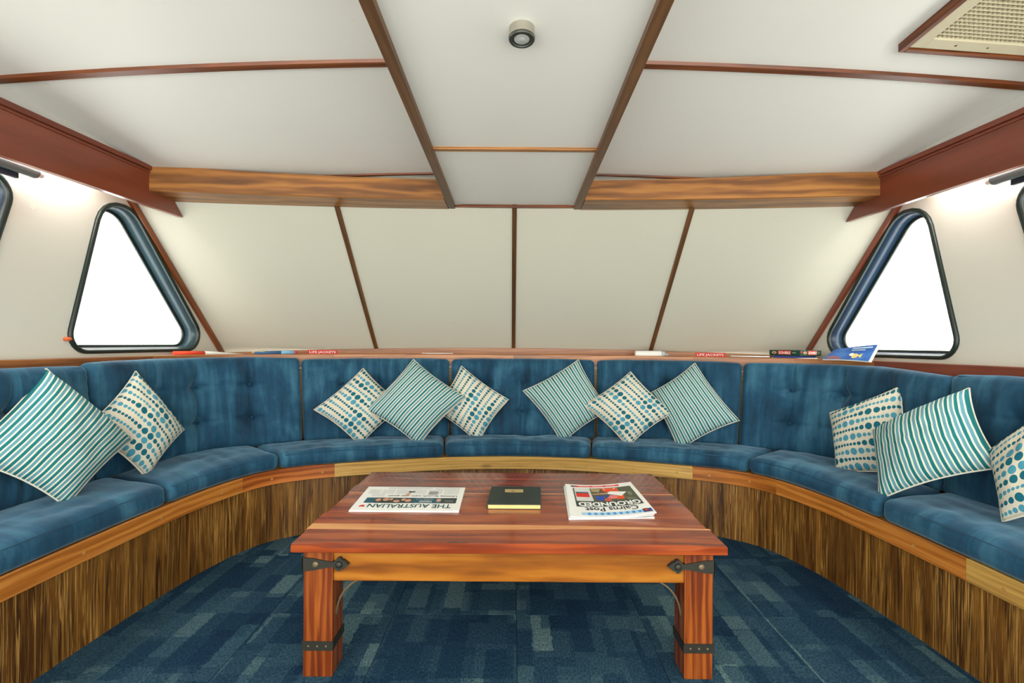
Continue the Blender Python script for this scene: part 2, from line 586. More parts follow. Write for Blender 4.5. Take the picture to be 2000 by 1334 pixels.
# ------------------------------------------------------------------ plan curves of the U-shaped settee
def full(half):
    l = [Vector((-x, y)) for x, y in half]
    return l + [Vector((-p.x, p.y)) for p in reversed(l[:-1])]
F_ = full([(1.56, -.8), (1.56, .4), (1.555, 1.0), (1.545, 1.5), (1.52, 1.9), (1.478, 2.2), (1.38, 2.46), (1.22, 2.60), (1.0, 2.69), (.7, 2.78), (.35, 2.85), (0, 2.875)])
R_ = full([(1.865, -.8), (1.865, .4), (1.865, 1.0), (1.865, 1.55), (1.86, 2.05), (1.83, 2.42), (1.69, 2.67), (1.45, 2.82), (1.15, 2.94), (.78, 3.03), (.38, 3.085), (0, 3.10)])
T_ = full([(1.915, -.8), (1.915, .4), (1.915, 1.0), (1.915, 1.55), (1.91, 2.06), (1.885, 2.46), (1.77, 2.73), (1.52, 2.90), (1.2, 3.04), (.8, 3.17), (.40, 3.24), (0, 3.26)])
NT_ = 22
def nrm(c, t):
    e = 0.02
    d = crom(c, min(NT_ - 1e-4, t + e)) - crom(c, max(0, t - e))
    n = Vector((-d.y, d.x)); n.normalize()      # left of travel (aft-left -> front -> aft-right) is outward
    return n
def cF(t): return crom(F_, t), nrm(F_, t)
def cT(t): return crom(T_, t), nrm(T_, t)
def mirror_t(t): return NT_ - t

XW = 2.05
def yb(x): return 3.5 - 0.0785 * x * x
def ypan(x, z): return yb(x) - 0.93 * (z - 1.065)
def zceil(x, y): return 2.10 - 0.06 * (y - 1.6) - 0.022 * (x * x - 0.16)

# ================================================================== STRUCTURE
AFT = -0.8
# ---- floor with carpet tiles
floor = box('floor', (-2.1, AFT, -0.03), (2.1, 3.5, -0.006), flat('subfloor', 60, 66, 72), kind='structure')
tag(floor, 'blue carpeted cabin floor', None)
TS = 0.5
tile_me = None
for i in range(-4, 4):
    for j in range(-3, 6):
        x0 = 0.02 + i * TS; y0 = 0.35 + j * TS
        if x0 + TS < -1.7 or x0 > 1.7 or y0 > 2.95: continue
        c = Vector((x0 + TS / 2, y0 + TS / 2, 0))
        if tile_me is None:
            t = box('carpet_tile', (c.x - TS / 2 + .0008, c.y - TS / 2 + .0008, -0.006), (c.x + TS / 2 - .0008, c.y + TS / 2 - .0008, 0.0), M['carpet'], None, 0.0015, base=c)
            tile_me = t.data
        else:
            t = bpy.data.objects.new('carpet_tile', tile_me)
            COL.objects.link(t)
        t.parent = floor
        t.location = c
        if (i + j) % 2: t.rotation_euler.z = pi

# ---- side walls with window openings
def roundpoly(pts, rads, n=8):
    out = []
    m = len(pts)
    for i in range(m):
        p = Vector(pts[i]); a = (Vector(pts[i - 1]) - p).normalized(); b = (Vector(pts[(i + 1) % m]) - p).normalized()
        ang = a.angle(b); r = rads[i]
        d = r / math.tan(ang / 2)
        c = p + (a + b).normalized() * (r / sin(ang / 2))
        s = p + a * d; e = p + b * d
        v0 = s - c; v1 = e - c
        tot = v0.angle(v1)
        cr = v0.x * v1.y - v0.y * v1.x
        sg = 1 if cr > 0 else -1
        for k in range(n + 1):
            th = sg * tot * k / n
            out.append(c + Vector((v0.x * cos(th) - v0.y * sin(th), v0.x * sin(th) + v0.y * cos(th))))
    return out
TRI = [(2.305, 1.985), (2.078, 1.048), (3.067, 1.048)]
TRIR = [0.147, 0.085, 0.10]
SIDEW = [(-0.6, 1.77), (-0.6, 1.09), (1.69, 1.09), (1.872, 1.77)]
SIDER = [0.1, 0.1, 0.1, 0.09]
def inset(pts, rads, d, n=8):
    # inset of a convex polygon
    m = len(pts); c = sum((Vector(p) for p in pts), Vector((0, 0))) / m
    lines = []
    for i in range(m):
        p, q = Vector(pts[i]), Vector(pts[(i + 1) % m])
        e = (q - p).normalized(); nn = Vector((-e.y, e.x))
        if (c - p).dot(nn) < 0: nn = -nn
        lines.append((p + nn * d, e))
    out = []
    for i in range(m):
        (p, e), (q, g) = lines[i - 1], lines[i]
        den = e.x * g.y - e.y * g.x
        t = ((q.x - p.x) * g.y - (q.y - p.y) * g.x) / den
        out.append(p + e * t)
    return roundpoly(out, [max(0.02, r - d) for r in rads], n)

def side_wall(sx, name, label):
    x = sx * XW
    loops = [[Vector(p) for p in ((AFT, -0.03), (3.45, -0.03), (3.45, 2.25), (AFT, 2.25))], roundpoly(TRI, TRIR), roundpoly(SIDEW, SIDER)]
    bm = bmesh.new()
    ed = []
    for lp in loops:
        vs = [bm.verts.new((x, p.x, p.y)) for p in lp]
        for a, b in zip(vs, vs[1:] + vs[:1]): ed.append(bm.edges.new((a, b)))
    bmesh.ops.triangle_fill(bm, use_beauty=True, use_dissolve=False, edges=ed)
    r = bmesh.ops.extrude_face_region(bm, geom=list(bm.faces))
    for v in r['geom']:
        if isinstance(v, bmesh.types.BMVert): v.co.x += sx * 0.06
    bmesh.ops.recalc_face_normals(bm, faces=bm.faces)
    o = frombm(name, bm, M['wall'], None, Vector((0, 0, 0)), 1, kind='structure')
    tag(o, label)
    return o
side_wall(-1, 'wall_left', 'cream side wall on the left with a triangular window')
side_wall(1, 'wall_right', 'cream side wall on the right with a triangular window')

def window(name, sx, pts, rads, label, mats, knob=False):
    xw = sx * XW
    c = sum((Vector(p) for p in pts), Vector((0, 0))) / len(pts)
    w = thing(name, (xw, c.x, min(p[1] for p in pts)), label, None, None, 'structure')
    N = 8
    o1 = inset(pts, rads, -0.012, N); i1 = inset(pts, rads, 0.012, N); i2 = inset(pts, rads, 0.022, N)
    # rubber gasket: raised lip on wall face
    def ring(nm, loops, mat):
        V, F = [], []
        n = len(loops[0][0])
        for lp, xx in loops:
            for p in lp: V.append((xx, p.x, p.y))
        m = len(loops)
        for a in range(m):
            b = (a + 1) % m
            for j in range(n):
                F.append((a * n + j, a * n + (j + 1) % n, b * n + (j + 1) % n, b * n + j))
        return fixn(obj(nm, V, F, mat, w, smooth=True))
    ring('gasket', [(o1, xw + sx * .004), (inset(pts, rads, -0.006, N), xw - sx * .012), (inset(pts, rads, 0.008, N), xw - sx * .012), (i1, xw + sx * .004)], mats[0])
    ring('reveal', [(inset(pts, rads, 0.001, N), xw + sx * .004), (i1, xw + sx * .004), (i2, xw + sx * .072), (inset(pts, rads, 0.001, N), xw + sx * .072)], mats[1])
    ring('outer_frame', [(inset(pts, rads, 0.0, N), xw + sx * .072), (inset(pts, rads, 0.034, N), xw + sx * .072), (inset(pts, rads, 0.034, N), xw + sx * .084), (inset(pts, rads, 0.0, N), xw + sx * .084)], mats[0])
    g = inset(pts, rads, 0.03, N)
    V = [(xw + sx * .076, p.x, p.y) for p in g] + [(xw + sx * .081, p.x, p.y) for p in g]
    n = len(g)
    F = [tuple(range(n)), tuple(range(2 * n - 1, n - 1, -1))] + [(j, (j + 1) % n, n + (j + 1) % n, n + j) for j in range(n)]
    obj('pane', V, F, M['glass'], w)
    return w
w1 = window('window_1', -1, TRI, TRIR, 'triangular window with dark rubber frame in the left wall', (M['gasket'], M['reveal']))
w2 = window('window_2', 1, TRI, TRIR, 'triangular window with dark rubber frame in the right wall', (M['gasket'], M['blueframe']))
window('window_3', -1, SIDEW, SIDER, 'side window cut off by the left edge, under a roller blind', (M['gasket'], M['blueframe']))
window('window_4', 1, SIDEW, SIDER, 'side window cut off by the right edge, under a roller blind', (M['gasket'], M['blueframe']))
lathe('latch_knob', [(0.012, -.008), (0.017, 0), (0.012, .01)], (-XW + .006, 2.085, 1.108), flat('orange_knob', 206, 104, 60), w1, 12)

# ---- sloping front wall: backing, four panels, battens
def pan_strip(x0, x1, z0, z1, off, thick, nx=14, nz=2):
    V, F, UV = [], [], []
    for s in (0, 1):
        for i in range(nx + 1):
            x = x0 + (x1 - x0) * i / nx
            for j in range(nz + 1):
                z = z0 + (z1 - z0) * j / nz
                V.append((x, ypan(x, z) - off + s * thick, z)); UV.append((z * 1.36, x))
    n = (nx + 1) * (nz + 1)
    for s in (0, 1):
        for i in range(nx):
            for j in range(nz):
                a = s * n + i * (nz + 1) + j
                F.append((a, a + 1, a + nz + 2, a + nz + 1))
    def edge(idx):
        for a, b in zip(idx, idx[1:]): F.append((a, b, b + n, a + n))
    edge([i * (nz + 1) for i in range(nx + 1)]); edge([i * (nz + 1) + nz for i in range(nx + 1)])
    edge(list(range(nz + 1))); edge([nx * (nz + 1) + j for j in range(nz + 1)])
    return V, F, UV
V, F, UV = pan_strip(-2.07, 2.07, 0.98, 2.2, -0.006, 0.05, 40)
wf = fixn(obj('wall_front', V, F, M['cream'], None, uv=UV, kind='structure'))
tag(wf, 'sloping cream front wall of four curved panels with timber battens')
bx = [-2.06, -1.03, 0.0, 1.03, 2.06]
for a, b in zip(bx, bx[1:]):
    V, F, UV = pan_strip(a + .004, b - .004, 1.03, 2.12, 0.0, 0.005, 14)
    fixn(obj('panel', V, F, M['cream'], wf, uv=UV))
for x in bx[1:4]:
    V, F, UV = pan_strip(x - .0135, x + .0135, 1.035, 2.1, 0.012, 0.013, 1)
    fixn(obj('batten', V, F, M['darktrim'], wf, uv=UV))
for sx in (-1, 1):
    xa, xb_ = sx * (XW - .022), sx * (XW - .0)
    # corner batten lying along the wall / panel junction
    def cp(z, d): return ypan(XW, z) - d
    pts = []
    for z in (1.02, 2.0):
        pts.append([(xa, cp(z, .042), z), (xb_, cp(z, .042), z), (xb_, cp(z, -.0), z), (xa, cp(z, -.0), z)])
    solid('corner_batten', pts[0] + pts[1], M['trimwood'] if sx < 0 else M['redbeam'], wf, 0.003, Vector((0, -.68, .73)))

# ---- back board of the ledge + ledge + rail
def zbb(x): return 1.068 - 0.011 * x * x
V, F, UV = [], [], []
xs = lin(-2.04, 2.04, 41)
for x in xs:
    y = ypan(x, 1.05) - 0.03
    for (dy, z) in ((0, 1.0), (0, zbb(x)), (.03, zbb(x) + .004), (.03, 1.0)):
        V.append((x, y + dy, z)); UV.append((x, z + dy))
for i in range(40):
    for k in range(4):
        F.append((i * 4 + k, (i + 1) * 4 + k, (i + 1) * 4 + (k + 1) % 4, i * 4 + (k + 1) % 4))
F.append((0, 1, 2, 3)); F.append((160, 161, 162, 163))
t1 = fixn(obj('trim_1', V, F, M['ledge'], None, uv=UV, kind='structure'))
tag(t1, 'timber skirting board along the foot of the front wall')

# ---- ceiling: backing shell, side panels, central box
def ceil_strip(x0, x1, y0, y1, off, thick, nx=10, ny=8):
    V, F, UV = [], [], []
    for s in (0, 1):
        for i in range(nx + 1):
            x = x0 + (x1 - x0) * i / nx
            for j in range(ny + 1):
                y = y0 + (y1 - y0) * j / ny
                V.append((x, y, zceil(x, y) - off + s * thick)); UV.append((x, y))
    n = (nx + 1) * (ny + 1)
    for s in (0, 1):
        for i in range(nx):
            for j in range(ny):
                a = s * n + i * (ny + 1) + j
                F.append((a, a + 1, a + ny + 2, a + ny + 1))
    def edge(idx):
        for a, b in zip(idx, idx[1:]): F.append((a, b, b + n, a + n))
    edge([i * (ny + 1) for i in range(nx + 1)]); edge([i * (ny + 1) + ny for i in range(nx + 1)])
    edge(list(range(ny + 1))); edge([nx * (ny + 1) + j for j in range(ny + 1)])
    return V, F, UV
V, F, UV = ceil_strip(-2.11, 2.11, AFT, 2.9, -0.006, 0.05, 24, 8)
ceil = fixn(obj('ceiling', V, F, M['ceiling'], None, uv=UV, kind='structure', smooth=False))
tag(ceil, 'low white cabin ceiling divided by timber strips')
Y0 = 1.615
for sx in (-1, 1):
    for (ya, yb2) in ((0.2, Y0), (Y0, 2.62)):
        V, F, UV = ceil_strip(min(sx * .36, sx * 2.05), max(sx * .36, sx * 2.05), ya + .003, yb2 - .003, 0, 0.006, 48, 2)
        fixn(obj('ceiling_panel', V, F, M['ceiling'], ceil, uv=UV))
    # cross battens
    def xbat(xa, xb, yc, w, t, mat):
        V, F, UV = [], [], []
        n = 16
        for i in range(n + 1):
            x = sx * (xa + (xb - xa) * i / n)
            for (dy, dz) in ((-w / 2, 0), (-w / 2 + .004, -t), (w / 2 - .004, -t), (w / 2, 0)):
                V.append((x, yc + dy, zceil(x, yc + dy) + dz)); UV.append((x, dy))
        for i in range(n):
            for k in range(4):
                F.append((i * 4 + k, (i + 1) * 4 + k, (i + 1) * 4 + (k + 1) % 4, i * 4 + (k + 1) % 4))
        F.append((0, 1, 2, 3)); F.append((n * 4, n * 4 + 1, n * 4 + 2, n * 4 + 3))
        return fixn(obj('batten', V, F, mat, ceil, uv=UV))
    xbat(0.36, 1.90, Y0, 0.034, 0.010, M['trimwood'])
    xbat(0.36, 1.2, 2.52, 0.022, 0.008, M['trimwood'])
# central dropped box
ZC = 1.925
def hw(y): return 0.37 + (y - 1.07) * 0.0135       # half width over the outer edge of the strips
for (ya, yb2) in ((0.2, 1.92), (1.92, 2.72)):
    p = [(-hw(ya) + .03, ya + .002, ZC), (hw(ya) - .03, ya + .002, ZC), (hw(yb2) - .03, yb2 - .002, ZC), (-hw(yb2) + .03, yb2 - .002, ZC)]
    q = [(a, b, ZC + .008) for a, b, _ in p]
    solid('ceiling_panel', p + q, M['ceiling'], ceil, 0, 1)
# closing of the box aft of the frame
box('ceiling_panel', (-.36, AFT, ZC), (.36, .198, ZC + .008), M['ceiling'], ceil)
for sx in (-1, 1):
    def se(y, d, z): return (sx * (hw(y) - d), y, z)
    ya, yb2 = AFT, 2.73
    p = [se(ya, .028, ZC - .022), se(ya, 0, ZC - .022), se(yb2, 0, ZC - .022), se(yb2, .040, ZC - .022)]
    q = [se(ya, .028, 2.24), se(ya, 0, 2.24), se(yb2, 0, 2.05), se(yb2, .040, 2.05)]
    solid('strip_board', p + q, M['darktrim'], ceil, 0.002, 1)
box('batten', (-hw(1.92) + .036, 1.907, ZC - .010), (hw(1.92) - .036, 1.933, ZC + .002), M['teakbeam'], ceil, 0.003, 0)
yy = ypan(0, ZC - .02)
box('batten', (-hw(2.7) + .040, yy - .026, ZC - .016), (hw(2.7) - .040, yy - .004, ZC + .002), M['trimwood'], ceil, 0.002, 0)

# ---- curved teak beams across the front
def yface(x): return 2.535 - 0.0675 * x * x
def teak(sx, name, label):
    V, F, UV = [], [], []
    n = 24
    xa, xb = sx * 0.392, sx * 1.862
    for i in range(n + 1):
        x = xa + (xb - xa) * i / n
        z0 = 1.902 - .011 * x * x; z1 = min(2.010 - .004 * x * x, zceil(x, yface(x)) - .001)
        yf = yface(x)
        for (y, z, v) in ((yf, z0 + .004, 0), (yf, z1, .13), (ypan(x, z1) - .002, z1, .25), (ypan(x, z0) - .002, z0, .4), (yf + .004, z0, .55)):
            V.append((x, y, z)); UV.append((x, v))
    for i in range(n):
        for k in range(5):
            F.append((i * 5 + k, (i + 1) * 5 + k, (i + 1) * 5 + (k + 1) % 5, i * 5 + (k + 1) % 5))
    F.append(tuple(range(5))); F.append(tuple(n * 5 + k for k in range(5)))
    o = fixn(obj(name, V, F, M['teakbeam'], None, uv=UV, kind='structure'))
    tag(o, label)
teak(-1, 'trim_2', 'curved honey teak beam left of the central ceiling box')
teak(1, 'trim_3', 'curved honey teak beam right of the central ceiling box')

# ---- side pelmet beams
def pelmet(sx, name, label):
    w = thing(name, (sx * 1.865, 1.0, 1.77), label, None, None, 'structure')
    xi, xo = sx * 1.85, sx * 1.88
    def zb(y): return 1.768 + (y - 1.64) * 0.029
    def zt(y): return 1.976 + (y - 1.64) * 0.03
    ye_b, ye_t = ypan(1.865, zb(2.55)) - .004, ypan(1.865, zt(2.4)) - .004
    p = [(xi, AFT, zb(AFT)), (xo, AFT, zb(AFT)), (xo, ye_b, zb(ye_b)), (xi, ye_b, zb(ye_b))]
    q = [(xi, AFT, zt(AFT)), (xo, AFT, zt(AFT)), (xo, ye_t, zt(ye_t)), (xi, ye_t, zt(ye_t))]
    solid('board', p + q, M['redbeam'], w, 0.003, 1)
    for (a, b, d) in ((0.006, 0.028, .012), (0.032, 0.042, .006)):
        ya, yb2 = AFT, 2.345
        x2 = sx * (1.85 - d)
        p = [(x2, ya, zt(ya) - b), (xi, ya, zt(ya) - b), (xi, yb2, zt(yb2) - b), (x2, yb2, zt(yb2) - b)]
        q = [(x2, ya, zt(ya) - a), (xi, ya, zt(ya) - a), (xi, yb2, zt(yb2) - a), (x2, yb2, zt(yb2) - a)]
        solid('moulding', p + q, M['redbeam'], w, 0.002, 1)
    xm = sx * 1.872
    p = [(sx * 1.858, AFT, zt(AFT) - .02), (xm, AFT, zt(AFT) - .02), (xm, 2.4, zt(2.4) - .02), (sx * 1.858, 2.4, zt(2.4) - .02)]
    q = [(a, b, zceil(a, b) + .006) for a, b, _ in p]
    solid('fascia', p + q, M['fascia'], w, 0, 1)
pelmet(-1, 'trim_4', 'red mahogany pelmet beam along the left wall')
pelmet(1, 'trim_5', 'red mahogany pelmet beam along the right wall')

# ---- lamps behind the pelmets
for sx, lab in ((-1, 'left'), (1, 'right')):
    t = thing('strip_light', (sx * 1.955, 1.2, 1.93), 'slim fluorescent strip light hidden behind the %s pelmet beam' % lab, 'lamp')
    box('housing', (sx * 1.955 - .025, .35, 1.93), (sx * 1.955 + .025, 2.20, 1.965), M['white'], t, 0.004)
    tube('lamp_tube', [(sx * 1.955, .38, 1.915), (sx * 1.955, 2.17, 1.915)], 0.013, M['tube'], t)
    for y in (.36, 2.185):
        box('end_cap', (sx * 1.955 - .016, y - .012, 1.898), (sx * 1.955 + .016, y + .012, 1.932), M['white'], t, 0.003)

# ================================================================== SETTEE BASE
bench = thing('settee_base', (0, 2.875, 0), 'U-shaped built-in settee base of streaky palm wood with a timber edge band', 'bench')
sweep('front_panel', cF, lin(0.6, NT_ - .6, 160), [(0, 0.0), (0, .34), (.018, .34), (.018, 0.0)], M['palm'], bench)
# veneer UV: u = arc, v = height
fp = bench.children[0]
ul = fp.data.uv_layers[0]
V, F, UV = [], [], []
ts = lin(0.6, NT_ - .6, 160)
for t in ts:
    a = crom(F_, t); b = crom(T_, t) + nrm(T_, t) * .075
    for z in (.375, .393):
        V.append((a.x, a.y, z)); V.append((b.x, b.y, z)); UV += [(t * .3, 0), (t * .3, .3)]
for i in range(159):
    a = i * 4
    F += [(a, a + 4, a + 5, a + 1), (a + 2, a + 3, a + 7, a + 6), (a, a + 2, a + 6, a + 4), (a + 1, a + 5, a + 7, a + 3)]
fixn(obj('seat_deck', V, F, M['paletrim'], bench, uv=UV))
sweep('back_panel', cT, lin(0.6, NT_ - .6, 160), [(.079, .385), (.079, .93), (.092, .93), (.092, .385)], M['paletrim'], bench)
# edge band boards
joins = [0.6, 2.6, 5.62, 7.82, 14.22, 16.25, 18.95, NT_ - .6]
mats = ['redtrim', 'orangetrim', 'orangetrim', 'paletrim', 'orangetrim', 'orangetrim', 'paletrim']
mats = ['redtrim', 'orangetrim', 'redtrim', 'paletrim', 'orangetrim', 'orangetrim', 'paletrim']
sec = [(.002, .317), (-.024, .317), (-.027, .320), (-.027, .391), (-.024, .395), (.002, .395)]
plugs = []
for a, b, m_ in zip(joins, joins[1:], mats):
    e = 0.0012
    sweep('edge_board', cF, lin(a + e, b - e, max(8, int((b - a) * 12))), sec, M[m_], bench)
for t in (3.25, 4.1, 5.2, 6.3, 7.55, 8.2, 9.1, 9.9, 10.7, 11.5, 12.3, 13.1, 13.9, 14.6, 15.6, 17.6, 18.5, 19.2):
    p, n_ = cF(t)
    c = p - n_ * .0272
    a = Vector((n_.y, -n_.x, 0))
    V = [Vector((c.x, c.y, .352)) + a * (.006 * cos(2 * pi * k / 10)) + Vector((0, 0, .006 * sin(2 * pi * k / 10))) for k in range(10)]
    V2 = [v - Vector((n_.x, n_.y, 0)) * .0012 for v in V]
    fixn(obj('screw_plug', V + V2, [tuple(range(10)), tuple(range(10, 20))] + [(k, (k + 1) % 10, 10 + (k + 1) % 10, 10 + k) for k in range(10)], M['plug'], bench))

# ---- ledge behind the cushions and its rail
led = thing('ledge_shelf', (0, 3.36, 1.0), 'narrow timber ledge running behind the blue back cushions', 'shelf')
V, F, UV = [], [], []
ts = lin(0.6, NT_ - .6, 180)
def outer(t):
    p = crom(T_, t)
    # ray from a point inside outwards to the wall or front panel
    n_ = nrm(T_, t)
    s = 0.0
    while s < 0.8:
        q = p + n_ * s
        if abs(q.x) > XW - .003 or q.y > ypan(q.x, 1.03) - .035: break
        s += 0.004
    return p + n_ * s
for t in ts:
    a = crom(T_, t) + nrm(T_, t) * .082; b = outer(t)
    for z in (.996, 1.012):
        V.append((a.x, a.y, z)); V.append((b.x, b.y, z)); UV += [(t * .4, 0), (t * .4, .2)]
for i in range(179):
    a = i * 4
    F += [(a, a + 4, a + 5, a + 1), (a + 2, a + 3, a + 7, a + 6), (a, a + 2, a + 6, a + 4), (a + 1, a + 5, a + 7, a + 3)]
fixn(obj('shelf_board', V, F, M['ledge'], led, uv=UV))
jr = [0.6, 5.0, 8.0, 11.0, 14.0, 17.0, NT_ - .6]
rm = ['redtrim', 'ledge', 'ledge', 'ledge', 'ledge', 'redbeam']
rm = ['ledge', 'ledge', 'orangetrim', 'orangetrim', 'ledge', 'redbeam']
for a, b, m_ in zip(jr, jr[1:], rm):
    sweep('rail', cT, lin(a + .001, b - .001, max(10, int((b - a) * 9))), [(.079, .931), (.077, .935), (.077, 1.019), (.081, 1.023), (.098, 1.023), (.101, 1.019), (.101, .931)], M[m_], led)

# ================================================================== CUSHIONS
def axis_pts(h, r, n):
    e = [0.0, .25, .5, .75, 1.0]
    l = [-h + r * x for x in e]
    l += [(-h + r) + (2 * h - 2 * r) * i / n for i in range(1, n)]
    l += [h - r * x for x in reversed(e)]
    return l
def rbox(L, D, H, r, nx, ny, nz):
    """rounded box surface: list of (x,y,z) local and faces"""
    ax = [axis_pts(L / 2, r, nx), axis_pts(D / 2, r, ny), axis_pts(H / 2, r, nz)]
    hs = (L / 2, D / 2, H / 2)
    vid, V, F = {}, [], []
    def vert(i, j, k):
        key = (i, j, k)
        if key not in vid:
            p = Vector((ax[0][i], ax[1][j], ax[2][k]))
            inn = Vector([max(-(h - r), min(h - r, c)) for c, h in zip(p, hs)])
            d = p - inn
            if d.length > 1e-9: p = inn + d.normalized() * r
            vid[key] = len(V); V.append(p)
        return vid[key]
    n = [len(a) for a in ax]
    for k in (0, n[2] - 1):
        for i in range(n[0] - 1):
            for j in range(n[1] - 1): F.append((vert(i, j, k), vert(i + 1, j, k), vert(i + 1, j + 1, k), vert(i, j + 1, k)))
    for j in (0, n[1] - 1):
        for i in range(n[0] - 1):
            for k in range(n[2] - 1): F.append((vert(i, j, k), vert(i + 1, j, k), vert(i + 1, j, k + 1), vert(i, j, k + 1)))
    for i in (0, n[0] - 1):
        for j in range(n[1] - 1):
            for k in range(n[2] - 1): F.append((vert(i, j, k), vert(i, j + 1, k), vert(i, j + 1, k + 1), vert(i, j, k + 1)))
    return V, F

def arc_len(c, a, b):
    p = [crom(c, t) for t in lin(a, b, 40)]
    return sum((q - r).length for q, r in zip(p, p[1:]))
def nz3(p, s): return noise.noise(p * s)

def arc_param(c, a, b, n=60):
    ts = lin(a, b, n); p = [crom(c, t) for t in ts]
    acc = [0]
    for q, r in zip(p, p[1:]): acc.append(acc[-1] + (r - q).length)
    tot = acc[-1]
    def f(u):
        x = max(0, min(1, u)) * tot
        for i in range(1, n):
            if acc[i] >= x:
                k = (x - acc[i - 1]) / max(1e-9, acc[i] - acc[i - 1])
                return ts[i - 1] + (ts[i] - ts[i - 1]) * k
        return ts[-1]
    return f

def seat_cushion(t0, t1, label, seed=0, dz=0.0, grp='blue seat cushions round the settee'):
    L = arc_len(F_, t0, t1); D = 0.34; H = 0.088
    V, F = rbox(L, D, H, 0.032, max(14, int(L / .02)), 16, 3)
    fm = arc_param(F_, t0, t1); sd = Vector((seed * 3.1, seed * 1.7, 0))
    out, UV = [], []
    for p in V:
        u = p.x / L + .5; v = p.y / D + .5; w = p.z / H + .5
        ex = 1 - abs(2 * u - 1) ** 6; ey = 1 - abs(2 * v - 1) ** 4
        top = max(0, w - .5) * 2
        z = p.z + top * (.012 * ex * ey)
        z += top * ex * .010 * nz3(Vector((p.x * 2.2, p.y * 7, 0)) + sd, 2.2)
        z += top * ey * .008 * nz3(Vector((p.x * 9, p.y * 3, 0)) + sd, 2.0)
        # pulled-in middle of the front face
        fy = p.y
        if v < .1: fy -= .006 * (1 - abs(2 * w - 1) ** 2) * ex + .003 * nz3(Vector((p.x * 8, p.z * 20, 3)) + sd, 1.5)
        t = fm(u)
        a = crom(F_, t) - nrm(F_, t) * .036
        b = crom(R_, t) + nrm(R_, t) * .035
        vv = fy / D + .5
        q = a + (b - a) * vv
        zz = .3955 + (z + H / 2) * (1 - .12 * vv) + dz * top
        out.append((q.x, q.y, zz)); UV.append((p.x, p.y + p.z))
    tm = (t0 + t1) / 2
    c = (crom(F_, tm) + crom(R_, tm)) / 2
    o = fixn(obj('seat_cushion', out, F, M['velvet'], None, smooth=True, uv=UV, base=(c.x, c.y, .396)))
    tag(o, label, 'cushion', grp)
    # welt seam along the front top edge
    pts = []
    for u in lin(.02, .98, 40):
        t = fm(u); q = crom(F_, t) - nrm(F_, t) * .034
        pts.append((q.x, q.y, .3955 + H - .0105 + dz))
    tube('welt', pts, .0022, M['velvet'], o, 5)
    return o

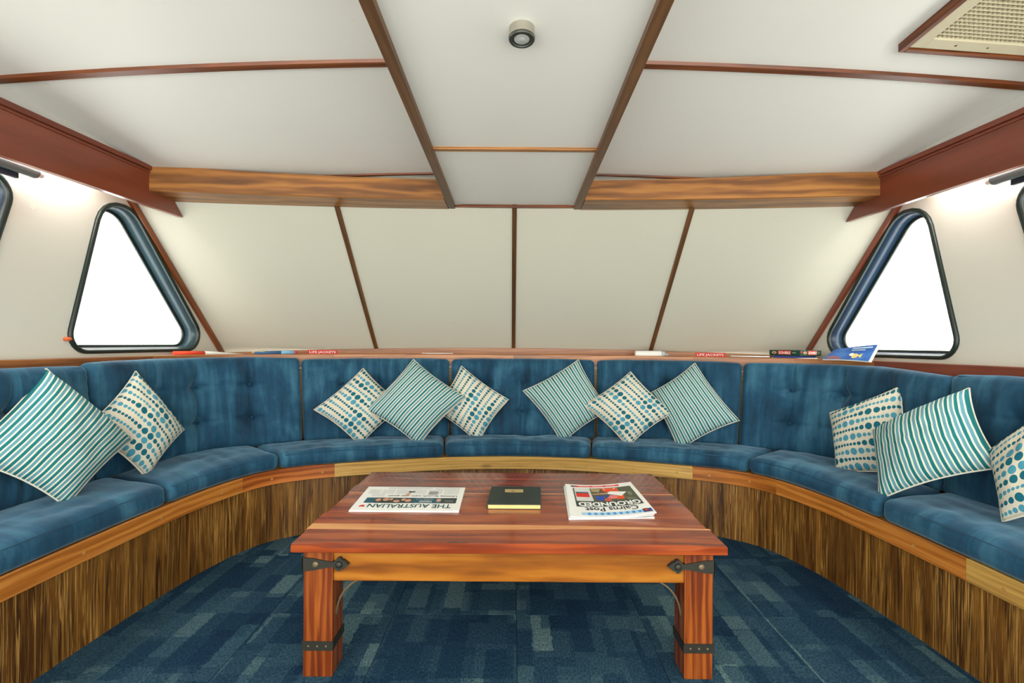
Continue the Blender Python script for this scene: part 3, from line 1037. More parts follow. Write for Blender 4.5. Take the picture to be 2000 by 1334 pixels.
def back_cushion(t0, t1, label, seed=0, dz=0.0, cols=(.25, .5, .75), lift_end=None):
    L = arc_len(T_, t0, t1); D = 0.075; H = 0.525 + dz
    V, F = rbox(L, D, H, 0.028, max(20, int(L / .009)), 2, 54)
    fm = arc_param(T_, t0, t1); sd = Vector((seed * 2.3, seed * 4.1, 0))
    rows = (.33, .70)
    btn = [((c - .5) * L, (r - .5) * H) for c in cols for r in rows]
    colx = [(c - .5) * L for c in cols]
    rowz = [(r - .5) * H for r in rows]
    def mapp(x, y, z):
        u = x / L + .5; w = z / H + .5
        t = fm(u)
        a = crom(R_, t); b = crom(T_, t)
        n_ = (nrm(R_, t) * (1 - w) + nrm(T_, t) * w).normalized()
        q = a + (b - a) * w + n_ * (y + D / 2)
        zz = .462 + w * H
        if lift_end: zz -= lift_end(u) * w
        return Vector((q.x, q.y, zz))
    out, UV = [], []
    for p in V:
        u = p.x / L + .5; w = p.z / H + .5
        y = p.y; z = p.z; x = p.x
        ex = 1 - abs(2 * u - 1) ** 4; ew = 1 - abs(2 * w - 1) ** 4
        if y < 0:
            k = min(1, -y / (D / 2) * 1.2)
            bul = .036 * ex * ew
            dip = 0
            for (bx_, bz_) in btn:
                d2 = (x - bx_) ** 2 + (z - bz_) ** 2
                dip = max(dip, .034 * math.exp(-d2 / (2 * .026 ** 2)) + .018 * math.exp(-d2 / (2 * .07 ** 2)))
            cr = 0
            for cx_ in colx:
                wob = .008 * nz3(Vector((cx_ * 5, z * 8, 0)) + sd, 1)
                cr = max(cr, .020 * math.exp(-((x - cx_ - wob) / .012) ** 2))
            for rz_ in rowz:
                wob = .008 * nz3(Vector((x * 8, rz_ * 5, 4)) + sd, 1)
                near = max(math.exp(-((x - cx_) / .09) ** 2) for cx_ in colx)
                cr = max(cr, .018 * near * math.exp(-((z - rz_ - wob) / .010) ** 2))
            wr = .009 * nz3(Vector((x * 13, z * 2.2, 1)) + sd, 1.0) + .005 * nz3(Vector((x * 28, z * 4, 7)) + sd, 1.0)
            edge = .004 * nz3(Vector((x * 4, z * 40, 2)) + sd, 1.0) * max(0, abs(2 * u - 1) - .8) * 5
            y = y - k * (bul - dip * ew - cr * ew * ex + wr * ex * ew + edge)
        if w > .5:
            z += .007 * ex * (2 * w - 1) + .003 * nz3(Vector((x * 6, 0, 9)) + sd, 1) * (2 * w - 1)
        out.append(mapp(x, y, z)); UV.append((p.x, p.z + p.y))
    tm = (t0 + t1) / 2
    c = crom(R_, tm)
    o = fixn(obj('back_cushion', out, F, M['velvet'], None, smooth=True, uv=UV, base=(c.x, c.y, .462)))
    tag(o, label, 'cushion', 'tufted blue back cushions')
    for (bx_, bz_) in btn:
        q = mapp(bx_, -D / 2 + .010, bz_)
        s = mapp(bx_, -D / 2 - .02, bz_); d = (s - q).normalized()
        up = Vector((0, 0, 1)); a = d.cross(up).normalized(); b = d.cross(a)
        VV, FF = [], []
        prof = [(.0095, 0), (.0105, .003), (.0085, .0065), (.004, .008)]
        for (r, hh) in prof:
            for k in range(10):
                VV.append(q + d * hh + (a * cos(k * pi / 5) + b * sin(k * pi / 5)) * r)
        for i in range(3):
            for k in range(10): FF.append((i * 10 + k, i * 10 + (k + 1) % 10, i * 10 + 10 + (k + 1) % 10, i * 10 + 10 + k))
        FF.append(tuple(range(10))); FF.append(tuple(range(30, 40)))
        fixn(obj('button', VV, FF, M['seam'], o, smooth=True, uv=[(v.x, v.z) for v in VV]))
    pts = [mapp(x, -D / 2 + .010, H / 2 - .010) for x in lin(-L / 2 + .03, L / 2 - .03, 50)]
    pts = [p + Vector((0, 0, .004)) for p in pts]
    tube('welt', pts, .002, M['seam'], o, 5)
    return o

seat_cushion(1.55, 4.17, 'blue velvet seat cushion at the far left, under the large striped pillow', 1, .004)
seat_cushion(4.19, 6.50, 'curved blue velvet seat cushion in the left corner of the settee', 2)
seat_cushion(6.545, 9.77, 'straight blue velvet seat cushion left of centre', 3)
seat_cushion(9.80, 12.37, 'middle blue velvet seat cushion facing the table', 4)
seat_cushion(12.40, 15.52, 'straight blue velvet seat cushion right of centre', 5)
seat_cushion(15.55, 18.13, 'curved blue velvet seat cushion in the right corner of the settee', 6)
seat_cushion(18.15, 20.45, 'blue velvet seat cushion at the far right, cut by the picture edge', 7, .004)
back_cushion(1.55, 3.98, 'tufted blue back cushion at the far left edge of the picture', 1)
back_cushion(4.0, 7.42, 'curved tufted blue back cushion in the left corner below the triangular window', 2, .012)
back_cushion(7.455, 9.86, 'tufted blue back cushion left of centre behind two crossed pillows', 3)
back_cushion(9.90, 12.43, 'middle tufted blue back cushion, bare between the pillow groups', 4)
back_cushion(12.475, 14.83, 'tufted blue back cushion right of centre behind dotted and striped pillows', 5)
back_cushion(14.86, 18.12, 'curved tufted blue back cushion in the right corner below the blue brochure', 6, 0.0, lift_end=lambda u: .02 * max(0, u - .65) / .35)
back_cushion(18.14, 20.45, 'tufted blue back cushion at the far right edge of the picture', 7, -.006)

# ================================================================== PILLOWS
def pillow(c4, mat, along_u, th, label, group, seed, name):
    """c4: top, right, bottom, left corners (world)."""
    T, R, B, L = [Vector(c) for c in c4]
    N = 30
    n_ = ((R - L).cross(T - B)).normalized()
    if n_.y > 0 and abs(n_.y) > .3 or n_.dot(Vector((0, 0, 1.1)) - (T + B) / 2) < 0: n_ = -n_
    sd = Vector((seed * 5.3, seed * 2.9, 0))
    V, F, UV = [], [], []
    for s in (1, -1):
        for i in range(N + 1):
            for j in range(N + 1):
                a = -cos(pi * i / N) * .35 + (2 * i / N - 1) * .65
                b = -cos(pi * j / N) * .35 + (2 * j / N - 1) * .65
                a2 = a * (1.02 - .085 * (1 - b * b) * abs(a))
                b2 = b * (1.02 - .085 * (1 - a * a) * abs(b))
                u, v = (a2 + 1) / 2, (b2 + 1) / 2
                p = T * (1 - u) * (1 - v) + R * u * (1 - v) + B * u * v + L * (1 - u) * v
                h = max(0, (1 - a * a) * (1 - b * b))
                t = th * (h ** .42)
                w = nz3(Vector((a * 2.2, b * 2.2, s)) + sd, 1.0) * .010 * h ** .5
                w += nz3(Vector((a * 5, b * 5, s * 2)) + sd, 1.0) * .006 * h ** .35
                rim = (1 - h ** .3)
                w += nz3(Vector((a * 9, b * 9, s * 3)) + sd, 1.0) * .004 * rim * (h ** .15)
                bend = -.018 * (a * a + b * b - .7)
                p = p + n_ * (s * (t * (1.0 if s > 0 else .75) + w) + bend)
                V.append(p)
                uu, vv = (a + 1) / 2, (b + 1) / 2
                UV.append((uu, vv) if along_u else (vv, uu))
    M1 = (N + 1) ** 2
    for s in (0, 1):
        for i in range(N):
            for j in range(N):
                k = s * M1 + i * (N + 1) + j
                F.append((k, k + 1, k + N + 2, k + N + 1) if s == 0 else (k, k + N + 1, k + N + 2, k + 1))
    # weld rim
    rim = [i for i in range(M1) if i // (N + 1) in (0, N) or i % (N + 1) in (0, N)]
    mp = {M1 + i: i for i in rim}
    F = [tuple(mp.get(k, k) for k in f) for f in F]
    used = sorted({k for f in F for k in f}); re_ = {k: i for i, k in enumerate(used)}
    V = [V[k] for k in used]; UV = [UV[k] for k in used]; F = [tuple(re_[k] for k in f) for f in F]
    base = min(V, key=lambda q: q.z)
    o = fixn(obj(name, V, F, mat, None, smooth=True, uv=UV, base=base))
    tag(o, label, 'pillow', group)
    # corded edge seam
    def pos(a, b):
        a2 = a * (1.02 - .085 * (1 - b * b) * abs(a)); b2 = b * (1.02 - .085 * (1 - a * a) * abs(b))
        u, v = (a2 + 1) / 2, (b2 + 1) / 2
        return T * (1 - u) * (1 - v) + R * u * (1 - v) + B * u * v + L * (1 - u) * v + n_ * (-.018 * (a * a + b * b - .7))
    loop = [pos(x, -1) for x in lin(-1, 1, 16)] + [pos(1, x) for x in lin(-1, 1, 16)][1:] + [pos(x, 1) for x in lin(1, -1, 16)][1:] + [pos(-1, x) for x in lin(1, -1, 16)][1:]
    tube('edge_seam', loop, .0035, flat('linen_seam', 206, 204, 188, .85), o, 6)
    return o

PILLOWS = {
 'P1': [(-1.898, 1.861, 0.99), (-1.677, 2.015, 0.673), (-1.682, 1.727, 0.482), (-1.867, 1.542, 0.709)],
 'P2': [(-1.853, 2.248, 0.956), (-1.68, 2.338, 0.657), (-1.697, 2.121, 0.475), (-1.866, 1.982, 0.717)],
 'P3': [(-0.997, 3.02, 0.933), (-0.723, 3.029, 0.686), (-0.969, 2.876, 0.459), (-1.248, 2.858, 0.683)],
 'P4': [(-0.663, 3.012, 0.994), (-0.313, 2.987, 0.752), (-0.594, 2.859, 0.465), (-0.936, 2.878, 0.682)],
 'P5': [(-0.358, 3.132, 0.946), (-0.035, 3.077, 0.726), (-0.232, 3.008, 0.449), (-0.53, 3.06, 0.656)],
 'P6': [(0.444, 3.126, 0.994), (0.638, 3.017, 0.67), (0.326, 3.007, 0.453), (0.069, 3.125, 0.781)],
 'P7': [(0.772, 2.991, 0.924), (1.008, 2.873, 0.677), (0.724, 2.857, 0.465), (0.462, 2.979, 0.708)],
 'P8': [(1.176, 2.951, 0.985), (1.373, 2.768, 0.649), (1.037, 2.842, 0.449), (0.897, 3.001, 0.782)],
 'P9': [(1.874, 2.214, 0.911), (1.81, 2.04, 0.521), (1.633, 2.306, 0.466), (1.682, 2.427, 0.749)],
 'P10': [(1.839, 1.851, 0.94), (1.755, 1.641, 0.678), (1.529, 1.909, 0.471), (1.628, 2.074, 0.729)],
 'P11': [(1.919, 1.507, 0.995), (1.813, 1.361, 0.633), (1.688, 1.577, 0.505), (1.747, 1.682, 0.723)],
}
SG, DG = 'teal striped pillows', 'cream pillows with teal dots'
PL = {
 'P1': ('stripe', False, .085, 'large teal striped pillow at the far left end of the settee', SG),
 'P2': (0, True, .065, 'cream dotted pillow tucked behind the large striped pillow on the left', DG),
 'P3': (1, True, .065, 'cream dotted pillow left of centre, leftmost on the back row', DG),
 'P4': ('stripe', False, .075, 'teal striped pillow overlapping two dotted pillows left of centre', SG),
 'P5': (2, False, .06, 'cream dotted pillow just left of centre with its corner behind a striped one', DG),
 'P6': ('stripe', True, .062, 'teal striped pillow just right of centre, half behind a dotted one', SG),
 'P7': (3, True, .065, 'cream dotted pillow in front of two striped pillows right of centre', DG),
 'P8': ('stripe', True, .065, 'teal striped pillow rightmost on the back row, behind a dotted one', SG),
 'P9': (4, False, .065, 'cream dotted pillow in the right corner behind a striped pillow', DG),
 'P10': ('stripe', True, .07, 'teal striped pillow lying between two dotted pillows at the right', SG),
 'P11': (5, False, .065, 'cream dotted pillow cut off by the right edge of the picture', DG),
}
for i, (k, (m_, au, th, lab, grp)) in enumerate(PL.items()):
    mat = M['stripe'] if m_ == 'stripe' else M['dots'][m_]
    pillow(PILLOWS[k], mat, au, th, lab, grp, i + 1, 'striped_pillow' if m_ == 'stripe' else 'dotted_pillow')

# ================================================================== COFFEE TABLE
TZ = 0.45
table = thing('coffee_table', (-.01, 1.88, 0), 'low red-brown hardwood coffee table with black iron straps', 'table')
edges = [1.465, 1.598, 1.632, 1.745, 1.976, 1.985, 2.085, 2.297]
wob = [(.0, .0), (-.005, .004), (-.006, -.005), (.003, .002), (.003, .002), (-.004, -.003), (.004, .005)]
for i, (a, b) in enumerate(zip(edges, edges[1:])):
    x0, x1 = -.713 + wob[i][0], .694 + wob[i][1]
    bm = bmesh.new()
    n = 24
    rows = []
    for s in range(n + 1):
        x = x0 + (x1 - x0) * s / n
        def wander(k):
            g = (x + .71) / 1.41
            if k == 1: return 1.588 + .014 * g + .005 * sin(x * 5)
            if k == 2: return 1.646 - .029 * g + .006 * sin(x * 4 + 1)
            return edges[k]
        a, b = wander(i), wander(i + 1)
        if i == 0:
            # worn, rounded front edge with uneven chamfer
            e = abs(2 * s / n - 1)
            ch = .004 + (.012 if .08 < s / n < .92 else .0) * (1 + .5 * nz3(Vector((x * 5, 0, 0)), 1))
            yf = a + .003 * nz3(Vector((x * 3, 1, 0)), 1)
            sec = [(yf + .002, TZ - .027), (yf, TZ - .024), (yf, TZ - ch * .75), (yf + ch, TZ), (b - .0004, TZ), (b - .0004, TZ - .027)]
        else:
            yb_ = b - (.0004 if i < 6 else 0)
            ce = .003 if i == 6 else .0006
            # wandering joint of the sapwood strip
            sec = [(a + .0004, TZ - .027), (a + .0004, TZ - .001), (a + .001, TZ), (yb_ - ce, TZ), (yb_, TZ - ce), (yb_, TZ - .027)]
        rows.append([bm.verts.new((x, y, z)) for y, z in sec])
    for r0, r1 in zip(rows, rows[1:]):
        for k in range(6): bm.faces.new((r0[k], r1[k], r1[(k + 1) % 6], r0[(k + 1) % 6]))
    bm.faces.new(rows[0]); bm.faces.new(rows[-1])
    bmesh.ops.recalc_face_normals(bm, faces=bm.faces)
    frombm('plank', bm, M['sapwood'] if i in (1, 4) else M['tabletop'], table, org(table), 0)
legs = [(-.686, -.590, 1.498, 1.594), (.569, .663, 1.498, 1.594), (-.686, -.590, 2.165, 2.261), (.569, .663, 2.165, 2.261)]
def band(x0, x1, y0, y1, z0, z1, t, leg):
    bm = bmesh.new()
    o_ = [(x0 - t, y0 - t), (x1 + t, y0 - t), (x1 + t, y1 + t), (x0 - t, y1 + t)]
    i_ = [(x0, y0), (x1, y0), (x1, y1), (x0, y1)]
    vs = [[bm.verts.new((x, y, z)) for x, y in l] for l, z in ((o_, z0), (o_, z1), (i_, z1), (i_, z0))]
    for a in range(4):
        b = (a + 1) % 4
        for k in range(4): bm.faces.new((vs[a][k], vs[a][(k + 1) % 4], vs[b][(k + 1) % 4], vs[b][k]))
    bmesh.ops.recalc_face_normals(bm, faces=bm.faces)
    return frombm('iron_band', bm, M['iron'], leg, org(table), 0)
def disc(name, c, r, n_, h, mat, parent, seg=12, dome=True):
    c = Vector(c); n_ = Vector(n_).normalized()
    a = n_.cross(Vector((0, 0, 1))); a = a.normalized() if a.length > .1 else Vector((1, 0, 0)); b = n_.cross(a)
    V, F = [], []
    prof = [(r, 0), (r * .9, h * .55), (r * .55, h * .9), (r * .15, h)] if dome else [(r, 0), (r, h)]
    for rr, hh in prof:
        for k in range(seg):
            V.append(c + n_ * hh + (a * cos(2 * pi * k / seg) + b * sin(2 * pi * k / seg)) * rr)
    for i in range(len(prof) - 1):
        for k in range(seg): F.append((i * seg + k, i * seg + (k + 1) % seg, (i + 1) * seg + (k + 1) % seg, (i + 1) * seg + k))
    F.append(tuple(range(seg))); F.append(tuple(range((len(prof) - 1) * seg, len(prof) * seg)))
    return fixn(obj(name, V, F, mat, parent, smooth=dome))
for i, (x0, x1, y0, y1) in enumerate(legs):
    leg = box('leg', (x0, y0, 0), (x1, y1, TZ - .027), M['legwood'], table, 0.003, 2)
    bnd = band(x0, x1, y0, y1, .088, .118, .003, leg)
    if i < 2:
        for fx in (.2, .5, .8):
            disc('stud', (x0 + (x1 - x0) * fx, y0 - .003, .103), .004, (0, -1, 0), .003, M['rod'], leg, 8)
# aprons
YA = 1.508
box('apron', (-.592, YA, .312), (.571, YA + .026, TZ - .027), M['apron'], table, 0.002, 0)
box('apron', (-.592, 2.225, .312), (.571, 2.251, TZ - .027), M['apron'], table, 0.002, 0)
box('apron', (-.676, 1.592, .312), (-.650, 2.167, TZ - .027), M['apron'], table, 0.002, 1)
box('apron', (.627, 1.592, .312), (.653, 2.167, TZ - .027), M['apron'], table, 0.002, 1)
# iron corner straps: tapered plate, rosette finial, round nail
def strap(sx, xo, xi):
    """plate on the leg front from outer edge xo to finial on the apron"""
    y = 1.4975
    d = sx   # direction from outer edge towards the table middle
    prof = [(-.003, .022), (.030, .020), (.070, .012), (.100, .0075), (.106, .014), (.113, .021), (.122, .022), (.128, .014), (.133, .014), (.138, .010), (.150, .0)]
    zc = .372
    front, back = [], []
    up = [(xo + d * a, zc + h) for a, h in prof]; dn = [(xo + d * a, zc - h) for a, h in reversed(prof[:-1])]
    ol = up + dn
    V = [(x, y - .0045, z) for x, z in ol] + [(x, y + (.001 if abs(x - xo) < .09 else .0105), z) for x, z in ol]
    n = len(ol)
    F = [tuple(range(n)), tuple(range(2 * n - 1, n - 1, -1))] + [(k, (k + 1) % n, n + (k + 1) % n, n + k) for k in range(n)]
    s = fixn(obj('iron_strap', V, F, M['iron'], table))
    # wrap onto the leg's outer side
    box('strap_return', (min(xo - d * .004, xo), y - .0045, zc - .022), (max(xo - d * .004, xo), y + .06, zc + .022), M['iron'], s)
    disc('rosette', (xo + d * .118, y - .0045, zc), .012, (0, -1, 0), .007, M['iron'], s, 10)
    disc('nail_head', (xo + d * .042, y - .0045, zc + .001), .011, (0, -1, 0), .006, M['rod'], s, 12)
strap(1, -.686, -.590)
strap(-1, .663, .569)
# curved iron braces under the apron
for sx, x0 in ((1, -.590), (-1, .569)):
    pts = []
    for k in range(13):
        t = k / 12 * pi / 2
        pts.append((x0 + sx * (.118 * (1 - cos(t)) + .001), 1.530, .188 + (.314 - .188) * sin(t)))
    tube('iron_brace', pts, .0036, M['rod'], table, 8)

# ================================================================== PRINTED MATTER
def text_mesh(txt, bold=0.0):
    cu = bpy.data.curves.new('txt', 'FONT')
    cu.body = txt
    cu.resolution_u = 3
    cu.offset = bold
    ob = bpy.data.objects.new('txt', cu)
    COL.objects.link(ob)
    me = bpy.data.meshes.new_from_object(ob)
    vs = [v.co.copy() for v in me.vertices]; fs = [tuple(p.vertices) for p in me.polygons]
    bpy.data.objects.remove(ob); bpy.data.curves.remove(cu); bpy.data.meshes.remove(me)
    return vs, fs

class Page:
    """page coordinates u (left->right), v (top->bottom) in 0..1 for its reader."""
    def __init__(s, fn, parent):
        s.fn, s.p = fn, parent
    def quad(s, name, u0, v0, u1, v1, mat, lift=.0006, nu=6, nv=4):
        V = [s.fn(u0 + (u1 - u0) * i / nu, v0 + (v1 - v0) * j / nv, lift) for i in range(nu + 1) for j in range(nv + 1)]
        F = [(i * (nv + 1) + j, i * (nv + 1) + j + 1, (i + 1) * (nv + 1) + j + 1, (i + 1) * (nv + 1) + j) for i in range(nu) for j in range(nv)]
        UV = [(u0 + (u1 - u0) * i / nu, v0 + (v1 - v0) * j / nv) for i in range(nu + 1) for j in range(nv + 1)]
        return obj(name, V, F, mat, s.p, uv=UV)
    def poly(s, name, pts, mat, lift=.0009):
        V = [s.fn(u, v, lift) for u, v in pts]
        return obj(name, V, [tuple(range(len(pts)))], mat, s.p)
    def blob(s, name, u, v, ru, rv, mat, lift=.0009, n=14):
        return s.poly(name, [(u + ru * cos(2 * pi * k / n) * (1 + .15 * sin(3 * k)), v + rv * sin(2 * pi * k / n)) for k in range(n)], mat, lift)
    def text(s, name, txt, u0, v0, u1, v1, mat, lift=.0010, bold=0.0):
        vs, fs = text_mesh(txt, bold)
        xs = [v.x for v in vs]; ys = [v.y for v in vs]
        ax, bx_, ay, by = min(xs), max(xs), min(ys), max(ys)
        V = [s.fn(u0 + (v.x - ax) / (bx_ - ax) * (u1 - u0), v1 + (v.y - ay) / (by - ay) * (v0 - v1), lift) for v in vs]
        return obj(name, V, fs, mat, s.p)

def columns_mat():
    k = NT('printed_columns')
    u, v = sep(k)
    ln = k.math('GREATER_THAN', k.math('FRACT', k.math('MULTIPLY', v, 70)), .45)
    n = k.noise(k.coord('UV', (90, 70, 1)), 1.0, 2)
    f = k.math('MULTIPLY', ln, k.math('GREATER_THAN', n, .4))
    return k.done(k.mix(k.math('MULTIPLY', f, .42), srgb(230, 231, 226), srgb(60, 62, 64)), .8, .2)
M['cols'] = columns_mat()
ink = flat('black_ink', 26, 26, 28); green_ink = flat('green_ink', 24, 78, 70); red_ink = flat('red_ink', 214, 52, 40)
teal_ink = flat('teal_ink', 44, 92, 108); dark_ink = flat('charcoal_ink', 58, 66, 62); skin_ink = flat('tan_ink', 204, 150, 120)
white_ink = flat('white_ink', 236, 236, 230); blue_ink = flat('sky_blue_ink', 70, 150, 214); royal = flat('royal_blue_ink', 44, 74, 170)
orange_ink = flat('orange_ink', 226, 84, 40); pink_ink = flat('pink_ink', 232, 122, 118); olive = flat('olive_ink', 86, 90, 70); grey_ink = flat('grey_ink', 150, 152, 150)

# --- broadsheet
np1 = thing('newspaper', (-.42, 1.90, TZ), 'white broadsheet newspaper with a dark green masthead at the left of the table', 'newspaper', 'newspapers on the coffee table')
A, B_, C_, D_ = Vector((-.630, 1.752)), Vector((-.206, 1.750)), Vector((-.212, 2.040)), Vector((-.645, 2.046))  # near-left, near-right, far-right, far-left
def pg1(u, v, lift=0.0):
    # reader sits opposite: reader's left = +X side, top of page = near the camera
    a = 1 - u; b = v
    p = A * (1 - a) * (1 - b) + B_ * a * (1 - b) + C_ * a * b + D_ * (1 - a) * b
    z = TZ + .0052 + .0016 * sin(a * 13) * (1 - b) ** 3 + .002 * (1 - b) * a + lift
    return Vector((p.x, p.y, z))
def stack(parent, fn, name, mat, zlow, nu=16, nv=10, dx=0, dy=0):
    V, F = [], []
    for s in (0, 1):
        for i in range(nu + 1):
            for j in range(nv + 1):
                p = fn(i / nu, j / nv)
                if s: p = Vector((p.x, p.y, zlow(i / nu, j / nv)))
                V.append((p.x + dx, p.y + dy, p.z))
    n = (nu + 1) * (nv + 1)
    for s in (0, 1):
        for i in range(nu):
            for j in range(nv):
                a = s * n + i * (nv + 1) + j
                F.append((a, a + 1, a + nv + 2, a + nv + 1))
    def edge(idx):
        for a, b in zip(idx, idx[1:]): F.append((a, b, b + n, a + n))
    edge([i * (nv + 1) for i in range(nu + 1)]); edge([i * (nv + 1) + nv for i in range(nu + 1)])
    edge(list(range(nv + 1))); edge([nu * (nv + 1) + j for j in range(nv + 1)])
    return fixn(obj(name, V, F, mat, parent))
stack(np1, pg1, 'folded_pages', M['paper'], lambda u, v: TZ + .0002)
P1 = Page(pg1, np1)
P1.text('masthead', 'THE AUSTRALIAN', .085, .10, .86, .245, green_ink, bold=.008)
P1.poly('masthead_logo', [(.885, .13), (.90, .12), (.915, .14), (.93, .12), (.94, .15), (.925, .19), (.905, .2), (.89, .18)], red_ink)
P1.quad('picture_strip', .05, .285, .925, .50, teal_ink)
P1.quad('picture_box', .05, .285, .19, .50, dark_ink, .0009)
P1.text('picture_caption', 'WEEKEND', .28, .31, .40, .38, white_ink, .0012)
P1.text('picture_caption', 'REVIEW PLUS', .28, .40, .44, .48, grey_ink, .0012)
P1.text('picture_caption', 'INSIDE', .08, .33, .16, .40, grey_ink, .0014)
P1.quad('picture_crowd', .47, .287, .83, .498, dark_ink, .0008)
for (u, v, a, b) in ((.22, .40, .022, .07), (.51, .38, .03, .06), (.56, .42, .022, .05), (.62, .36, .03, .05), (.68, .43, .02, .04), (.73, .42, .03, .06), (.80, .40, .025, .06)):
    P1.blob('printed_face', u, v, a, b, skin_ink, .0012)
P1.text('headline', 'Unions launch new pay push', .055, .545, .735, .625, ink, bold=.004)
P1.quad('text_column', .77, .54, .90, .68, M['cols'])
for a, b in ((.05, .20), (.215, .36), (.375, .52), (.535, .68), (.695, .82), (.835, .95)):
    P1.quad('text_column', a, .66, b, .86, M['cols'])
P1.quad('printed_photo', .255, .64, .345, .79, grey_ink, .0011)
P1.blob('printed_face', .545, .64, .022, .06, skin_ink, .0013)
P1.poly('printed_photo', [(.485, .75), (.55, .72), (.55, .79), (.49, .78)], ink, .0013)
P1.quad('text_column', .05, .89, .30, .97, M['cols'])
P1.quad('text_column', .33, .89, .78, .97, M['cols'])

# --- tabloid
np2 = thing('newspaper', (.385, 1.87, TZ), 'thick folded tabloid newspaper with a colourful front picture, right of the book', 'newspaper', 'newspapers on the coffee table')
A2, B2, C2, D2 = Vector((.216, 1.692)), Vector((.540, 1.705)), Vector((.536, 2.072)), Vector((.238, 2.062))
def pg2b(u, v, lift=0.0, sag=1.0):
    a = 1 - u; b = v
    p = A2 * (1 - a) * (1 - b) + B2 * a * (1 - b) + C2 * a * b + D2 * (1 - a) * b
    z = TZ + .011 + sag * (.013 * a * a * (a > 0) + .004 * b * (1 - a) - .006 * sin(pi * a) + .003 * b) + lift
    return Vector((p.x, p.y, z))
def under(u, v):
    q = pg2b(u, v, -.0055, .75); return Vector((q.x - .004, q.y - .004 + .006 * (1 - u), q.z))
def under2(u, v):
    q = pg2b(u, v, -.0085, .2); return Vector((q.x - .006, q.y - .006 * (u), q.z))
stack(np2, pg2b, 'folded_pages', M['paper'], lambda u, v: pg2b(u, v).z - .004)
stack(np2, under, 'folded_pages', M['paper'], lambda u, v: max(TZ + .001, under(u, v).z - .0028), dx=-.003)
stack(np2, under2, 'folded_pages', M['paper'], lambda u, v: TZ + .0002, dx=-.001)
P2 = Page(pg2b, np2)
P2.quad('headline_strip', .06, .045, .86, .115, flat('pale_blue_ink', 168, 204, 228))
for k in range(9):
    P2.quad('headline_strip', .15 + k * .075, .05, .185 + k * .075, .11, blue_ink, .0009, 1, 1)
P2.quad('headline_strip', .02, .04, .13, .13, royal, .0009)
P2.blob('printed_badge', .085, .09, .045, .045, dark_ink, .0013)
P2.blob('printed_badge', .085, .09, .022, .025, red_ink, .0016)
P2.text('masthead', 'Cairns Post', .15, .145, .80, .255, ink, bold=.012)
P2.quad('front_picture', .055, .275, .90, .865, olive)
P2.quad('front_picture', .055, .275, .90, .42, dark_ink, .0009)
P2.text('headline', 'GROUNDED', .075, .285, .87, .405, white_ink, .0013, bold=.035)
P2.quad('side_box', .655, .44, .88, .86, flat('light_grey_ink', 208, 210, 206), .0010)
P2.quad('side_box_picture', .69, .565, .87, .69, red_ink, .0013)
P2.quad('side_box_picture', .69, .69, .87, .73, teal_ink, .0013)
P2.quad('text_column', .68, .46, .87, .55, M['cols'], .0013)
P2.quad('text_column', .68, .75, .87, .85, M['cols'], .0013)
P2.poly('printed_figure', [(.25, .84), (.50, .85), (.46, .72), (.26, .70)], orange_ink, .0012)
P2.text('printed_lettering', 'AVES', .28, .80, .46, .845, white_ink, .0016, bold=.02)
P2.poly('printed_figure', [(.50, .60), (.62, .58), (.60, .46), (.50, .46)], royal, .0012)
P2.poly('printed_figure', [(.16, .68), (.40, .74), (.44, .66), (.26, .56)], white_ink, .0014)
P2.poly('printed_figure', [(.40, .69), (.64, .67), (.64, .64), (.40, .65)], skin_ink, .0013)
P2.blob('printed_figure', .38, .55, .07, .06, pink_ink, .0013)
P2.poly('printed_figure', [(.22, .58), (.33, .58), (.34, .47), (.24, .47)], orange_ink, .0012)
P2.blob('printed_figure', .46, .47, .05, .05, flat('brick_ink', 196, 92, 72), .0014)
P2.poly('printed_figure', [(.43, .62), (.48, .61), (.46, .55), (.42, .56)], royal, .0014)
P2.poly('printed_figure', [(.50, .84), (.64, .85), (.64, .74), (.54, .72)], flat('khaki_ink', 168, 148, 108), .0012)
P2.blob('printed_figure', .13, .62, .03, .07, flat('sage_ink', 120, 126, 96), .0012)
P2.poly('printed_figure', [(.10, .46), (.22, .52), (.2, .44), (.1, .43)], flat('sage_ink', 120, 126, 96), .0012)
P2.quad('headline_strip', .20, .905, .86, .955, pink_ink, .0009)
for (a, b) in ((.80, .86), (.60, .64), (.40, .44), (.20, .26)):
    P2.quad('headline_strip', a, .905, b, .955, red_ink, .0012, 1, 1)
P2.quad('headline_strip', .86, .905, .92, .955, dark_ink, .0009, 1, 1)
P2.text('headline', 'LIFT  YOUR  GAME', .27, .915, .78, .945, white_ink, .0014) if False else None

# --- guest book
bk = thing('guest_book', (.005, 1.90, TZ), 'black-green leather book with gilt page edges in the middle of the table', 'book')
bl, br, fl, fr = (-.099, 1.789), (.113, 1.789), (-.091, 2.012), (.125, 2.012)
def sl(name, z0, z1, d, mat, bev):
    p = [(bl[0] + d, bl[1] + d * .5, z0), (br[0] - d, br[1] + d * .5, z0), (fr[0] - d, fr[1] - d, z0), (fl[0] + d, fl[1] - d, z0)]
    return solid(name, p + [(x, y, z1) for x, y, _ in p], mat, bk, bev, 0)
sl('cover', TZ, TZ + .0025, 0, M['leather'], .0008)
sl('page_block', TZ + .0025, TZ + .0170, .003, M['pages'], 0)
top = sl('cover', TZ + .0170, TZ + .0205, 0, M['leather'], .0012)
solid('spine', [(bl[0] - .002, bl[1], TZ), (bl[0] + .003, bl[1], TZ), (fl[0] + .003, fl[1], TZ), (fl[0] - .002, fl[1], TZ), (bl[0] - .002, bl[1], TZ + .020), (bl[0] + .003, bl[1], TZ + .020), (fl[0] + .003, fl[1], TZ + .020), (fl[0] - .002, fl[1], TZ + .020)], M['leather'], bk, .001)
box('name_plate', (-.032, 1.934, TZ + .0204), (.046, 1.972, TZ + .0212), M['brass'], top, .0003)
